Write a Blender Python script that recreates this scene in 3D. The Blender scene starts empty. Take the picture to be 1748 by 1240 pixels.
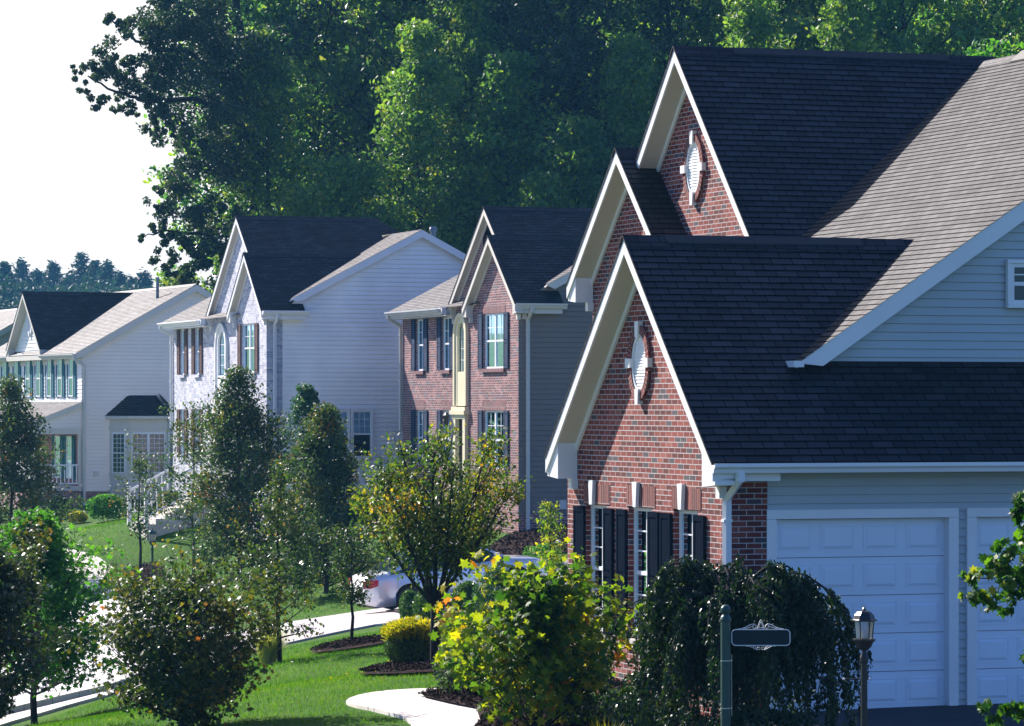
import bpy, bmesh, math, random
import numpy as np
from mathutils import Vector, Matrix

# ------------------------------------------------------------------ camera, sky, sun
F = 6200.0; PX = 874.0; PY = 690.0; HC = 3.8          # focal length and horizon of a 1748 px wide picture
scene = bpy.context.scene
cam_data = bpy.data.cameras.new('camera'); cam = bpy.data.objects.new('camera', cam_data)
scene.collection.objects.link(cam); scene.camera = cam
cam.location = (0, 0, HC); cam.rotation_euler = (math.radians(90), 0, 0)
cam_data.sensor_width = 36; cam_data.lens = F / 1748 * 36
cam_data.shift_y = 70 / 1748; cam_data.clip_start = 0.5; cam_data.clip_end = 5000

SUN_EL = math.radians(35)
SX, SY = -0.668, 0.744                                  # horizontal direction towards the sun
world = bpy.data.worlds.new('World'); scene.world = world; world.use_nodes = True
wn = world.node_tree; bg = wn.nodes['Background']
sky = wn.nodes.new('ShaderNodeTexSky'); sky.sky_type = 'NISHITA'; sky.sun_disc = False
sky.sun_elevation = SUN_EL; sky.sun_rotation = math.atan2(SX, SY)
sky.ozone_density = 5; sky.air_density = 1.2; sky.dust_density = 0.4
bg.inputs[1].default_value = 0.051
# thin bright haze around the side of the sky where the sun stands
tcw = wn.nodes.new('ShaderNodeTexCoord'); dt = wn.nodes.new('ShaderNodeVectorMath'); dt.operation = 'DOT_PRODUCT'
dt.inputs[1].default_value = (-.35, .93, .10); wn.links.new(tcw.outputs['Generated'], dt.inputs[0])
mg = wn.nodes.new('ShaderNodeMapRange'); mg.interpolation_type = 'SMOOTHSTEP'; mg.inputs[1].default_value = .35; mg.inputs[2].default_value = .92
mg.inputs[3].default_value = 0; mg.inputs[4].default_value = 1; wn.links.new(dt.outputs['Value'], mg.inputs[0])
mxw = wn.nodes.new('ShaderNodeMix'); mxw.data_type = 'RGBA'; wn.links.new(mg.outputs[0], mxw.inputs['Factor'])
tint = wn.nodes.new('ShaderNodeVectorMath'); tint.operation = 'MULTIPLY'; tint.inputs[1].default_value = (0.84, 1.10, 1.72)
wn.links.new(sky.outputs[0], tint.inputs[0]); wn.links.new(tint.outputs[0], mxw.inputs['A']); mxw.inputs['B'].default_value = (10.3, 9.8, 9.5, 1)
wn.links.new(mxw.outputs['Result'], bg.inputs[0])
sl = bpy.data.lights.new('sun', 'SUN'); sl.energy = 5.0; sl.angle = math.radians(0.5); sl.color = (1.0, 0.93, 0.865)
sun = bpy.data.objects.new('sun', sl); scene.collection.objects.link(sun)
sd = Vector((SX * math.cos(SUN_EL), SY * math.cos(SUN_EL), math.sin(SUN_EL)))
sun.rotation_euler = sd.to_track_quat('Z', 'Y').to_euler()
scene.view_settings.view_transform = 'Standard'; scene.view_settings.look = 'None'
scene.view_settings.exposure = 1.2; scene.view_settings.gamma = 1.0
scene.cycles.max_bounces = 6; scene.cycles.transparent_max_bounces = 12
scene.cycles.volume_bounces = 0

C = scene.collection
R = math.radians

# ------------------------------------------------------------------ materials
MATS = {}
def lin(r, g, b):
    f = lambda c: (c / 255 / 12.92) if c / 255 <= 0.04045 else ((c / 255 + 0.055) / 1.055) ** 2.4
    return (f(r), f(g), f(b), 1)
def newmat(name):
    m = bpy.data.materials.new(name); m.use_nodes = True
    nt = m.node_tree; p = nt.nodes['Principled BSDF']
    MATS[name] = m
    return m, nt, p
def N(nt, t, **kw):
    n = nt.nodes.new(t)
    for k, v in kw.items(): setattr(n, k, v)
    return n
def paint(name, col, rough=0.5, spec=0.4, noise=0.06, scale=3.0, metal=0.0, bump=0.0):
    m, nt, p = newmat(name)
    tc = N(nt, 'ShaderNodeTexCoord'); nz = N(nt, 'ShaderNodeTexNoise'); nz.inputs['Scale'].default_value = scale
    nz.inputs['Detail'].default_value = 6
    nt.links.new(tc.outputs['Object'], nz.inputs['Vector'])
    mr = N(nt, 'ShaderNodeMapRange'); mr.inputs[1].default_value = 0.3; mr.inputs[2].default_value = 0.7
    mr.inputs[3].default_value = 1 - noise * 2; mr.inputs[4].default_value = 1 + noise
    nt.links.new(nz.outputs[0], mr.inputs[0])
    mx = N(nt, 'ShaderNodeVectorMath', operation='SCALE'); mx.inputs[0].default_value = col[:3]
    nt.links.new(mr.outputs[0], mx.inputs['Scale']); nt.links.new(mx.outputs[0], p.inputs['Base Color'])
    p.inputs['Roughness'].default_value = rough; p.inputs['Specular IOR Level'].default_value = spec
    p.inputs['Metallic'].default_value = metal
    if bump:
        nb = N(nt, 'ShaderNodeTexNoise'); nb.inputs['Scale'].default_value = scale * 14
        nt.links.new(tc.outputs['Object'], nb.inputs['Vector'])
        b = N(nt, 'ShaderNodeBump'); b.inputs['Strength'].default_value = bump; b.inputs['Distance'].default_value = 0.02
        nt.links.new(nb.outputs[0], b.inputs['Height']); nt.links.new(b.outputs[0], p.inputs['Normal'])
    return m
def brickmat(name, cols, mortar, bw=0.203, bh=0.0677, ms=0.011, bump=0.6, rough=0.85, soldier=False):
    """cols: colour-ramp stops picked at random per brick"""
    m, nt, p = newmat(name)
    uv = N(nt, 'ShaderNodeUVMap')
    bt = N(nt, 'ShaderNodeTexBrick'); bt.offset = 0.5
    bt.inputs['Color1'].default_value = (0, 0, 0, 1); bt.inputs['Color2'].default_value = (1, 1, 1, 1)
    bt.inputs['Mortar'].default_value = (0.5, 0.5, 0.5, 1)
    bt.inputs['Scale'].default_value = 1.0; bt.inputs['Brick Width'].default_value = bw
    bt.inputs['Row Height'].default_value = bh; bt.inputs['Mortar Size'].default_value = ms * 0.5
    bt.inputs['Mortar Smooth'].default_value = 0.15; bt.inputs['Bias'].default_value = 0.0
    nt.links.new(uv.outputs[0], bt.inputs['Vector'])
    cr = N(nt, 'ShaderNodeValToRGB'); cr.color_ramp.interpolation = 'CONSTANT'
    e = cr.color_ramp.elements
    e[0].position = 0; e[0].color = cols[0][1]
    e[1].position = cols[1][0]; e[1].color = cols[1][1]
    for pos, c in cols[2:]:
        k = e.new(pos); k.color = c
    nt.links.new(bt.outputs['Color'], cr.inputs[0])
    nz = N(nt, 'ShaderNodeTexNoise'); nz.inputs['Scale'].default_value = 28; nz.inputs['Detail'].default_value = 5
    nt.links.new(uv.outputs[0], nz.inputs['Vector'])
    mr = N(nt, 'ShaderNodeMapRange'); mr.inputs[1].default_value = .3; mr.inputs[2].default_value = .7
    mr.inputs[3].default_value = .72; mr.inputs[4].default_value = 1.22
    nt.links.new(nz.outputs[0], mr.inputs[0])
    nl = N(nt, 'ShaderNodeTexNoise'); nl.inputs['Scale'].default_value = 0.9; nl.inputs['Detail'].default_value = 4
    nt.links.new(uv.outputs[0], nl.inputs['Vector'])
    ml = N(nt, 'ShaderNodeMapRange'); ml.inputs[1].default_value = .3; ml.inputs[2].default_value = .7
    ml.inputs[3].default_value = .76; ml.inputs[4].default_value = 1.16
    nt.links.new(nl.outputs[0], ml.inputs[0])
    mm = N(nt, 'ShaderNodeMath', operation='MULTIPLY'); nt.links.new(mr.outputs[0], mm.inputs[0]); nt.links.new(ml.outputs[0], mm.inputs[1])
    sc = N(nt, 'ShaderNodeVectorMath', operation='SCALE'); nt.links.new(cr.outputs[0], sc.inputs[0]); nt.links.new(mm.outputs[0], sc.inputs['Scale'])
    mx = N(nt, 'ShaderNodeMix', data_type='RGBA'); nt.links.new(bt.outputs['Fac'], mx.inputs['Factor'])
    nt.links.new(sc.outputs[0], mx.inputs['A']); mx.inputs['B'].default_value = mortar
    nt.links.new(mx.outputs['Result'], p.inputs['Base Color'])
    p.inputs['Roughness'].default_value = rough; p.inputs['Specular IOR Level'].default_value = 0.25
    inv = N(nt, 'ShaderNodeMath', operation='SUBTRACT'); inv.inputs[0].default_value = 1; nt.links.new(bt.outputs['Fac'], inv.inputs[1])
    ad = N(nt, 'ShaderNodeMath', operation='MULTIPLY_ADD'); nt.links.new(nz.outputs[0], ad.inputs[0]); ad.inputs[1].default_value = 0.45
    nt.links.new(inv.outputs[0], ad.inputs[2])
    b = N(nt, 'ShaderNodeBump'); b.inputs['Strength'].default_value = bump; b.inputs['Distance'].default_value = 0.012
    nt.links.new(ad.outputs[0], b.inputs['Height']); nt.links.new(b.outputs[0], p.inputs['Normal'])
    return m
SH = 0.122                                              # exposed height of one shingle course
def shinglemat(name, base, var=0.5, rough=0.55, spec=0.5):
    b = np.array(base)
    g = lambda k: tuple(b * k) + (1,)
    m = brickmat(name, [(0, g(.65)), (.2, g(1.0)), (.38, g(.8)), (.55, g(1.2)), (.7, g(.9)), (.86, g(1.9)), (.94, g(.7))],
                 g(.3), bw=.29, bh=SH, ms=.014, bump=.4, rough=rough)
    nt = m.node_tree; p = nt.nodes['Principled BSDF']; bt = [n for n in nt.nodes if n.type == 'TEX_BRICK'][0]
    # the mineral granules of each tab catch the light a little differently; the joints hardly at all
    r = N(nt, 'ShaderNodeValToRGB'); r.color_ramp.interpolation = 'CONSTANT'; e = r.color_ramp.elements; e[0].color = (.74,) * 3 + (1,); e[1].position = .2; e[1].color = (1.0,) * 3 + (1,)
    for q, v in ((.38, .86), (.55, 1.0), (.7, .8), (.86, 1.0), (.94, .76)): k = e.new(q); k.color = (v,) * 3 + (1,)
    nt.links.new(bt.outputs['Color'], r.inputs[0])
    inv = N(nt, 'ShaderNodeMapRange'); inv.inputs[3].default_value = spec; inv.inputs[4].default_value = spec * .12; nt.links.new(bt.outputs['Fac'], inv.inputs[0])
    big = N(nt, 'ShaderNodeTexNoise'); big.inputs['Scale'].default_value = 1.3; big.inputs['Detail'].default_value = 5; uv = N(nt, 'ShaderNodeUVMap'); nt.links.new(uv.outputs[0], big.inputs['Vector'])
    bm2 = N(nt, 'ShaderNodeMapRange'); bm2.inputs[1].default_value = .3; bm2.inputs[2].default_value = .7; bm2.inputs[3].default_value = .8; bm2.inputs[4].default_value = 1.15; nt.links.new(big.outputs[0], bm2.inputs[0])
    m1 = N(nt, 'ShaderNodeMath', operation='MULTIPLY'); nt.links.new(r.outputs[0], m1.inputs[0]); nt.links.new(inv.outputs[0], m1.inputs[1])
    m2 = N(nt, 'ShaderNodeMath', operation='MULTIPLY'); nt.links.new(m1.outputs[0], m2.inputs[0]); nt.links.new(bm2.outputs[0], m2.inputs[1]); nt.links.new(m2.outputs[0], p.inputs['Specular IOR Level']); p.inputs['Specular Tint'].default_value = (.96, .92, 1.0, 1)
    return m

RED = lin(120, 54, 46); RED2 = lin(136, 68, 58); RED3 = lin(98, 46, 42); GREYB = lin(80, 74, 78); PINK = lin(146, 84, 72)
brickmat('red_brick', [(0, RED), (.24, RED2), (.46, RED3), (.68, PINK), (.8, RED2), (.9, GREYB)], lin(190, 182, 180), bump=.8)
brickmat('brown_brick', [(0, lin(120, 78, 78)), (.3, lin(140, 90, 88)), (.55, lin(104, 72, 76)), (.75, lin(156, 112, 108)), (.9, lin(100, 92, 98))], lin(190, 182, 182))
brickmat('white_brick', [(0, lin(190, 190, 200)), (.3, lin(172, 175, 190)), (.55, lin(204, 202, 208)), (.78, lin(150, 154, 172)), (.92, lin(184, 185, 194))], lin(206, 204, 208))
brickmat('soldier_brick', [(0, RED), (.3, RED3), (.6, RED3), (.8, RED2)], lin(168, 152, 148), bw=.0677, bh=.31, bump=.8)
brickmat('brown_soldier', [(0, lin(120, 78, 78)), (.3, lin(140, 90, 88)), (.6, lin(104, 72, 76))], lin(170, 160, 160), bw=.0677, bh=.31)
shinglemat('shingle', (0.012, 0.0095, 0.0105), rough=.57, spec=.55)
shinglemat('shingle_sunlit', (0.045, 0.037, 0.042), rough=.58, spec=.62)  # paler copy for main and porch roofs: sunlight put into the colour
shinglemat('shingle_shaded', (0.012, 0.012, 0.014), rough=.57, spec=.45)  # darker copy for gables and bay roof: shade put into the colour
paint('white_trim', (0.78, 0.78, 0.78, 1), 0.45, 0.4, 0.03, 1.2)
paint('cream_trim', (0.72, 0.66, 0.45, 1), 0.5, 0.4, 0.03, 1.2)
paint('tan_trim', (0.62, 0.58, 0.52, 1), 0.5, 0.4, 0.03, 1.2)
paint('soffit_vinyl', (0.55, 0.5, 0.42, 1), 0.5, 0.3, 0.03, 1.2)
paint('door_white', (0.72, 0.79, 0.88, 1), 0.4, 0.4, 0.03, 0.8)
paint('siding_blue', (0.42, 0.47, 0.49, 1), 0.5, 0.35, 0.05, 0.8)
paint('siding_white', (0.93, 0.92, 0.90, 1), 0.5, 0.35, 0.09, 0.5)
paint('siding_grey', (0.19, 0.155, 0.13, 1), 0.5, 0.35, 0.05, 0.5)
paint('siding_cream', (0.88, 0.79, 0.72, 1), 0.5, 0.35, 0.05, 0.5)
paint('siding_tan', (0.5, 0.46, 0.42, 1), 0.5, 0.35, 0.05, 0.5)
paint('shutter_black', (0.010, 0.014, 0.024, 1), 0.9, 0.0, 0.05, 2)
paint('shutter_brown', (0.10, 0.06, 0.055, 1), 0.8, 0.15, 0.05, 2)
paint('shutter_teal', (0.03, 0.15, 0.18, 1), 0.8, 0.15, 0.05, 2)
paint('shutter_navy', (0.025, 0.045, 0.09, 1), 0.8, 0.15, 0.05, 2)
paint('gutter_grey', (0.52, 0.52, 0.52, 1), 0.4, 0.5, 0.05, 2)
paint('curtain', (0.62, 0.72, 0.74, 1), 0.9, 0.1, 0.1, 3)
paint('blind', (0.24, 0.32, 0.33, 1), 0.8, 0.2, 0.15, 3)
paint('screen', (0.05, 0.05, 0.06, 1), 0.8, 0.2, 0.1, 3)
paint('black_rubber', (0.02, 0.02, 0.022, 1), 0.6, 0.4, 0.05, 4)
paint('black_iron', (0.014, 0.013, 0.016, 1), 0.35, 0.5, 0.1, 8)
paint('post_green', (0.012, 0.06, 0.055, 1), 0.35, 0.5, 0.08, 6)
paint('sign_green', (0.006, 0.02, 0.026, 1), 0.6, 0.3, 0.03, 6)
def slab(name, col, bw, bh):
    m = paint(name, col, 0.85, 0.2, 0.10, 0.9, bump=.2); nt = m.node_tree; p = nt.nodes['Principled BSDF']; src = p.inputs['Base Color'].links[0].from_socket
    tc = N(nt, 'ShaderNodeTexCoord'); mp = N(nt, 'ShaderNodeMapping'); mp.inputs['Rotation'].default_value = (0, 0, .5); bt = N(nt, 'ShaderNodeTexBrick'); bt.offset = 0
    bt.inputs['Scale'].default_value = 1; bt.inputs['Brick Width'].default_value = bw; bt.inputs['Row Height'].default_value = bh; bt.inputs['Mortar Size'].default_value = .012
    nt.links.new(tc.outputs['Object'], mp.inputs[0]); nt.links.new(mp.outputs[0], bt.inputs['Vector']); mx = N(nt, 'ShaderNodeMix', data_type='RGBA')
    nt.links.new(bt.outputs['Fac'], mx.inputs['Factor']); nt.links.new(src, mx.inputs['A']); mx.inputs['B'].default_value = (.12, .11, .1, 1); nt.links.new(mx.outputs['Result'], p.inputs['Base Color'])
slab('concrete', (0.60, 0.56, 0.52, 1), 1.3, 1.3); slab('drive', (0.46, 0.42, 0.42, 1), 2.6, 3.1)
paint('road', (0.58, 0.56, 0.56, 1), 0.6, 0.4, 0.08, 0.7, bump=.3)
paint('asphalt', (0.035, 0.035, 0.04, 1), 0.85, 0.3, 0.12, 2, bump=.3)
paint('mulch', (0.05, 0.022, 0.018, 1), 0.95, 0.15, 0.35, 16, bump=1.0)
paint('bark', (0.06, 0.048, 0.042, 1), 0.9, 0.2, 0.25, 9, bump=.8)
paint('bark_dark', (0.03, 0.026, 0.026, 1), 0.9, 0.2, 0.25, 6, bump=.8)
paint('chrome', (0.7, 0.7, 0.72, 1), 0.15, 0.5, 0.02, 2, metal=1)
paint('wheel_alloy', (0.5, 0.5, 0.52, 1), 0.3, 0.5, 0.02, 2, metal=.8)
paint('metal_vent', (0.25, 0.26, 0.28, 1), 0.4, 0.5, 0.1, 6, metal=.6)
paint('gravel', (0.2, 0.17, 0.15, 1), 0.9, 0.2, 0.35, 14, bump=1.0)
paint('stone', (0.55, 0.52, 0.48, 1), 0.8, 0.3, 0.1, 5, bump=.4)
paint('red_plastic', (0.45, 0.01, 0.015, 1), 0.2, 0.5, 0.02, 6)
paint('door_dark', (0.05, 0.02, 0.018, 1), 0.4, 0.5, 0.05, 4)
m, nt, p = newmat('car_silver')
p.inputs['Base Color'].default_value = (0.62, 0.65, 0.70, 1); p.inputs['Metallic'].default_value = 0.55
p.inputs['Roughness'].default_value = 0.28; p.inputs['Coat Weight'].default_value = 0.8; p.inputs['Coat Roughness'].default_value = 0.06
m, nt, p = newmat('car_glass')
p.inputs['Base Color'].default_value = (0.02, 0.035, 0.035, 1); p.inputs['Roughness'].default_value = 0.04; p.inputs['Specular IOR Level'].default_value = 0.8
m, nt, p = newmat('glass')
nt.nodes.remove(p); out = nt.nodes['Material Output']
tr = N(nt, 'ShaderNodeBsdfTransparent'); tr.inputs[0].default_value = (0.72, 0.86, 0.98, 1)
gl = N(nt, 'ShaderNodeBsdfGlossy'); gl.inputs['Roughness'].default_value = 0.02; gl.inputs[0].default_value = (0.55, 0.82, 0.95, 1)
fr = N(nt, 'ShaderNodeFresnel'); fr.inputs[0].default_value = 1.5
mx = N(nt, 'ShaderNodeMixShader'); nt.links.new(fr.outputs[0], mx.inputs[0]); nt.links.new(tr.outputs[0], mx.inputs[1]); nt.links.new(gl.outputs[0], mx.inputs[2])
nt.links.new(mx.outputs[0], out.inputs[0])
m, nt, p = newmat('lamp_glass')
p.inputs['Base Color'].default_value = (0.75, 0.74, 0.68, 1); p.inputs['Roughness'].default_value = 0.3
p.inputs['Transmission Weight'].default_value = 0.75; p.inputs['IOR'].default_value = 1.1; p.inputs['Alpha'].default_value = 0.8

def leafmat(name, stops, trans=0.45, rough=0.38, spec=0.5, hue=0.0):
    m, nt, p = newmat(name)
    geo = N(nt, 'ShaderNodeNewGeometry'); cr = N(nt, 'ShaderNodeValToRGB')
    oi = N(nt, 'ShaderNodeObjectInfo')
    e = cr.color_ramp.elements
    e[0].position = stops[0][0]; e[0].color = tuple(stops[0][1]) + (1,)
    e[1].position = stops[-1][0]; e[1].color = tuple(stops[-1][1]) + (1,)
    for pos, c in stops[1:-1]:
        k = e.new(pos); k.color = tuple(c) + (1,)
    # slow noise drifts the colour over the crown, so that whole sprays share a tint
    tc = N(nt, 'ShaderNodeTexCoord'); nz = N(nt, 'ShaderNodeTexNoise'); nz.inputs['Scale'].default_value = 0.8
    nt.links.new(tc.outputs['Object'], nz.inputs['Vector'])
    a = N(nt, 'ShaderNodeMath', operation='MULTIPLY_ADD'); nt.links.new(nz.outputs[0], a.inputs[0]); a.inputs[1].default_value = 1.3
    a.inputs[2].default_value = -0.65
    a1 = N(nt, 'ShaderNodeMath', operation='MULTIPLY_ADD'); nt.links.new(geo.outputs['Random Per Island'], a1.inputs[0]); a1.inputs[1].default_value = .75; a1.inputs[2].default_value = 0.125
    s = N(nt, 'ShaderNodeMath', operation='ADD', use_clamp=True); nt.links.new(a.outputs[0], s.inputs[0]); nt.links.new(a1.outputs[0], s.inputs[1])
    nt.links.new(s.outputs[0], cr.inputs[0])
    hs = N(nt, 'ShaderNodeHueSaturation')
    hr = N(nt, 'ShaderNodeMapRange'); hr.inputs[3].default_value = 0.5 - hue * .6; hr.inputs[4].default_value = 0.5 + hue * .4
    nt.links.new(oi.outputs['Random'], hr.inputs[0]); nt.links.new(hr.outputs[0], hs.inputs['Hue'])
    vr = N(nt, 'ShaderNodeMapRange'); vr.inputs[3].default_value = 1 - hue * 5; vr.inputs[4].default_value = 1 + hue * 5
    nt.links.new(oi.outputs['Random'], vr.inputs[0]); nt.links.new(vr.outputs[0], hs.inputs['Value'])
    nt.links.new(cr.outputs[0], hs.inputs['Color'])
    nt.links.new(hs.outputs[0], p.inputs['Base Color']); p.inputs['Roughness'].default_value = rough; p.inputs['Specular IOR Level'].default_value = spec
    t = N(nt, 'ShaderNodeBsdfTranslucent')
    mult = N(nt, 'ShaderNodeVectorMath', operation='MULTIPLY'); mult.inputs[1].default_value = (1.9, 1.9, 0.7)
    nt.links.new(hs.outputs[0], mult.inputs[0]); nt.links.new(mult.outputs[0], t.inputs[0])
    mx = N(nt, 'ShaderNodeMixShader'); mx.inputs[0].default_value = trans
    nt.links.new(p.outputs[0], mx.inputs[1]); nt.links.new(t.outputs[0], mx.inputs[2])
    nt.links.new(mx.outputs[0], nt.nodes['Material Output'].inputs[0])
    return m
leafmat('leaf_forest', [(0, (.03, .10, .04)), (.45, (.065, .165, .045)), (.75, (.15, .25, .05)), (1, (.28, .32, .05))], .55, .42, .5, .035)
leafmat('leaf_forest_light', [(0, (.05, .13, .04)), (.5, (.10, .20, .04)), (.8, (.19, .29, .04)), (1, (.30, .29, .035))], .45, .45, .45, .02)
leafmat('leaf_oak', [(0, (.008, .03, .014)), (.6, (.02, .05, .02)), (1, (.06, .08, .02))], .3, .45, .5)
leafmat('leaf_pear', [(0, (.015, .04, .018)), (.5, (.03, .07, .022)), (.8, (.07, .10, .02)), (.93, (.16, .12, .015)), (1, (.22, .09, .012))], .4, .45, .4)
leafmat('leaf_pear_yellow', [(0, (.02, .055, .016)), (.45, (.05, .105, .018)), (.72, (.13, .16, .015)), (.92, (.28, .22, .01)), (1, (.28, .10, .012))], .5, .42, .45)
leafmat('leaf_green', [(0, (.02, .09, .015)), (.5, (.045, .16, .02)), (.9, (.09, .22, .025)), (1, (.14, .22, .02))], .55, .5, .35)
leafmat('leaf_bluegreen', [(0, (.015, .06, .035)), (.6, (.035, .10, .05)), (1, (.07, .14, .05))], .35, .4, .5)
leafmat('leaf_maroon', [(0, (.012, .028, .01)), (.5, (.03, .05, .012)), (.88, (.07, .08, .015)), (1, (.16, .09, .015))], .35, .35, .6)
leafmat('leaf_autumn', [(0, (.016, .042, .012)), (.45, (.04, .07, .014)), (.74, (.09, .10, .014)), (.92, (.20, .15, .01)), (1, (.3, .09, .015))], .4, .42, .45)
leafmat('leaf_maple', [(0, (.02, .07, .010)), (.32, (.07, .14, .012)), (.58, (.19, .24, .012)), (.84, (.36, .30, .01)), (1, (.42, .10, .02))], .55, .55, .28)
leafmat('leaf_branch', [(0, (.008, .035, .006)), (.5, (.025, .09, .01)), (.85, (.07, .16, .012)), (1, (.2, .22, .02))], .45, .5, .35)
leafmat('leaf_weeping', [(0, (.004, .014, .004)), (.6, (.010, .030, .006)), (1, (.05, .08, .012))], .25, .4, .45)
leafmat('leaf_box', [(0, (.02, .06, .012)), (.6, (.04, .11, .016)), (1, (.10, .18, .02))], .35, .35, .5)
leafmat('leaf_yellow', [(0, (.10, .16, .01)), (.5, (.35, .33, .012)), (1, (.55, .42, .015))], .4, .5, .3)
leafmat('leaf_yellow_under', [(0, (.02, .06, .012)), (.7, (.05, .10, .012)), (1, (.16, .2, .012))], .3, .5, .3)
leafmat('leaf_conifer', [(0, (.012, .04, .03)), (1, (.03, .07, .045))], .2, .6, .3)
leafmat('leaf_rhodo', [(0, (.02, .05, .018)), (.6, (.05, .09, .03)), (1, (.10, .15, .06))], .3, .3, .6)
leafmat('grass_blade', [(0, (.022, .085, .004)), (.5, (.045, .135, .006)), (1, (.11, .19, .012))], .5, .7, .12)
leafmat('straw', [(0, (.18, .24, .05)), (1, (.5, .5, .2))], .4, .5, .3)
m, nt, p = newmat('lawn')
tc = N(nt, 'ShaderNodeTexCoord')
n1 = N(nt, 'ShaderNodeTexNoise'); n1.inputs['Scale'].default_value = 0.5; n1.inputs['Detail'].default_value = 8
n2 = N(nt, 'ShaderNodeTexNoise'); n2.inputs['Scale'].default_value = 9; n2.inputs['Detail'].default_value = 8
nt.links.new(tc.outputs['Object'], n1.inputs['Vector']); nt.links.new(tc.outputs['Object'], n2.inputs['Vector'])
ad = N(nt, 'ShaderNodeMath', operation='ADD'); nt.links.new(n1.outputs[0], ad.inputs[0]); nt.links.new(n2.outputs[0], ad.inputs[1])
cr = N(nt, 'ShaderNodeValToRGB'); e = cr.color_ramp.elements
e[0].position = .35; e[0].color = (.022, .075, .005, 1); e[1].position = .66; e[1].color = (.065, .14, .010, 1)
dv = N(nt, 'ShaderNodeMath', operation='MULTIPLY'); dv.inputs[1].default_value = .5; nt.links.new(ad.outputs[0], dv.inputs[0])
nt.links.new(dv.outputs[0], cr.inputs[0]); nt.links.new(cr.outputs[0], p.inputs['Base Color']); p.inputs['Roughness'].default_value = .9; p.inputs['Specular IOR Level'].default_value = .1
bp = N(nt, 'ShaderNodeBump'); bp.inputs['Strength'].default_value = .7; bp.inputs['Distance'].default_value = .05
n3 = N(nt, 'ShaderNodeTexNoise'); n3.inputs['Scale'].default_value = 30; nt.links.new(tc.outputs['Object'], n3.inputs['Vector'])
nt.links.new(n3.outputs[0], bp.inputs['Height']); nt.links.new(bp.outputs[0], p.inputs['Normal'])

# ------------------------------------------------------------------ mesh helpers
class MB:
    """collects faces with metre-scaled UVs, links as one object"""
    def __init__(s): s.v = []; s.f = []; s.uv = []; s.sm = []
    def face(s, pts, uv=None, smooth=False):
        pts = [Vector(p) for p in pts]
        if uv is None:
            n = Vector((0, 0, 0))
            for i in range(len(pts)):
                a = pts[i]; b = pts[(i + 1) % len(pts)]
                n += a.cross(b) if False else Vector(((a.y - b.y) * (a.z + b.z), (a.z - b.z) * (a.x + b.x), (a.x - b.x) * (a.y + b.y)))
            if n.length < 1e-12: return
            n.normalize()
            if abs(n.z) > .97: u = Vector((1, 0, 0)); v = Vector((0, 1, 0))
            else:
                if n.z < -1e-4: n = -n
                u = Vector((-n.y, n.x, 0)).normalized(); v = n.cross(u)
                if v.z < 0: v = -v
            uv = [(p.dot(u), p.dot(v)) for p in pts]
        k = len(s.v); s.v += [tuple(p) for p in pts]; s.f.append(tuple(range(k, k + len(pts)))); s.uv += [tuple(t) for t in uv]; s.sm.append(smooth)
    def box(s, x0, x1, y0, y1, z0, z1):
        p = [(x, y, z) for z in (z0, z1) for y in (y0, y1) for x in (x0, x1)]
        for q in ((0, 2, 3, 1), (4, 5, 7, 6), (0, 1, 5, 4), (2, 6, 7, 3), (0, 4, 6, 2), (1, 3, 7, 5)): s.face([p[i] for i in q])
    def prism(s, pts, d):
        pts = [Vector(p) for p in pts]; d = Vector(d); q = [p + d for p in pts]
        s.face(pts[::-1]); s.face(q)
        for i in range(len(pts)):
            j = (i + 1) % len(pts); s.face([pts[i], pts[j], q[j], q[i]])
    def tube(s, pts, rads, n=8, cap=True):
        pts = [Vector(p) for p in pts]
        if not hasattr(rads, '__len__'): rads = [rads] * len(pts)
        rings = []
        for i, p in enumerate(pts):
            t = (pts[min(i + 1, len(pts) - 1)] - pts[max(i - 1, 0)]).normalized()
            a = t.cross(Vector((0, 0, 1)) if abs(t.z) < .9 else Vector((1, 0, 0))).normalized(); b = t.cross(a)
            rings.append([p + (a * math.cos(6.28318 * k / n) + b * math.sin(6.28318 * k / n)) * rads[i] for k in range(n)])
        for i in range(len(rings) - 1):
            for k in range(n):
                l = (k + 1) % n; s.face([rings[i][k], rings[i][l], rings[i + 1][l], rings[i + 1][k]], smooth=True)
        if cap: s.face(rings[0][::-1]); s.face(rings[-1])
    def lathe(s, prof, c=(0, 0, 0), n=20, flat=False):
        cx, cy, cz = c
        for i in range(len(prof) - 1):
            (r0, z0), (r1, z1) = prof[i], prof[i + 1]
            for k in range(n):
                a = 6.28318 * k / n; b = 6.28318 * (k + 1) / n
                pts = [(cx + r0 * math.cos(a), cy + r0 * math.sin(a), cz + z0), (cx + r0 * math.cos(b), cy + r0 * math.sin(b), cz + z0),
                       (cx + r1 * math.cos(b), cy + r1 * math.sin(b), cz + z1), (cx + r1 * math.cos(a), cy + r1 * math.sin(a), cz + z1)]
                if r0 < 1e-6: pts = pts[1:]
                elif r1 < 1e-6: pts = pts[:3]
                s.face(pts, smooth=not flat)
    def build(s, name, mat, parent=None, bevel=0, merge=False):
        me = bpy.data.meshes.new(name); me.from_pydata(s.v, [], s.f)
        ul = me.uv_layers.new(name='UVMap'); ul.data.foreach_set('uv', [c for t in s.uv for c in t])
        me.polygons.foreach_set('use_smooth', s.sm)
        me.materials.append(MATS[mat])
        if merge:
            bm = bmesh.new(); bm.from_mesh(me); bmesh.ops.remove_doubles(bm, verts=bm.verts, dist=1e-4); bm.to_mesh(me); bm.free()
        me.update()
        o = bpy.data.objects.new(name, me); C.objects.link(o)
        if parent: o.parent = parent
        if bevel:
            b = o.modifiers.new('bevel', 'BEVEL'); b.width = bevel; b.segments = 2
        return o
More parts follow.
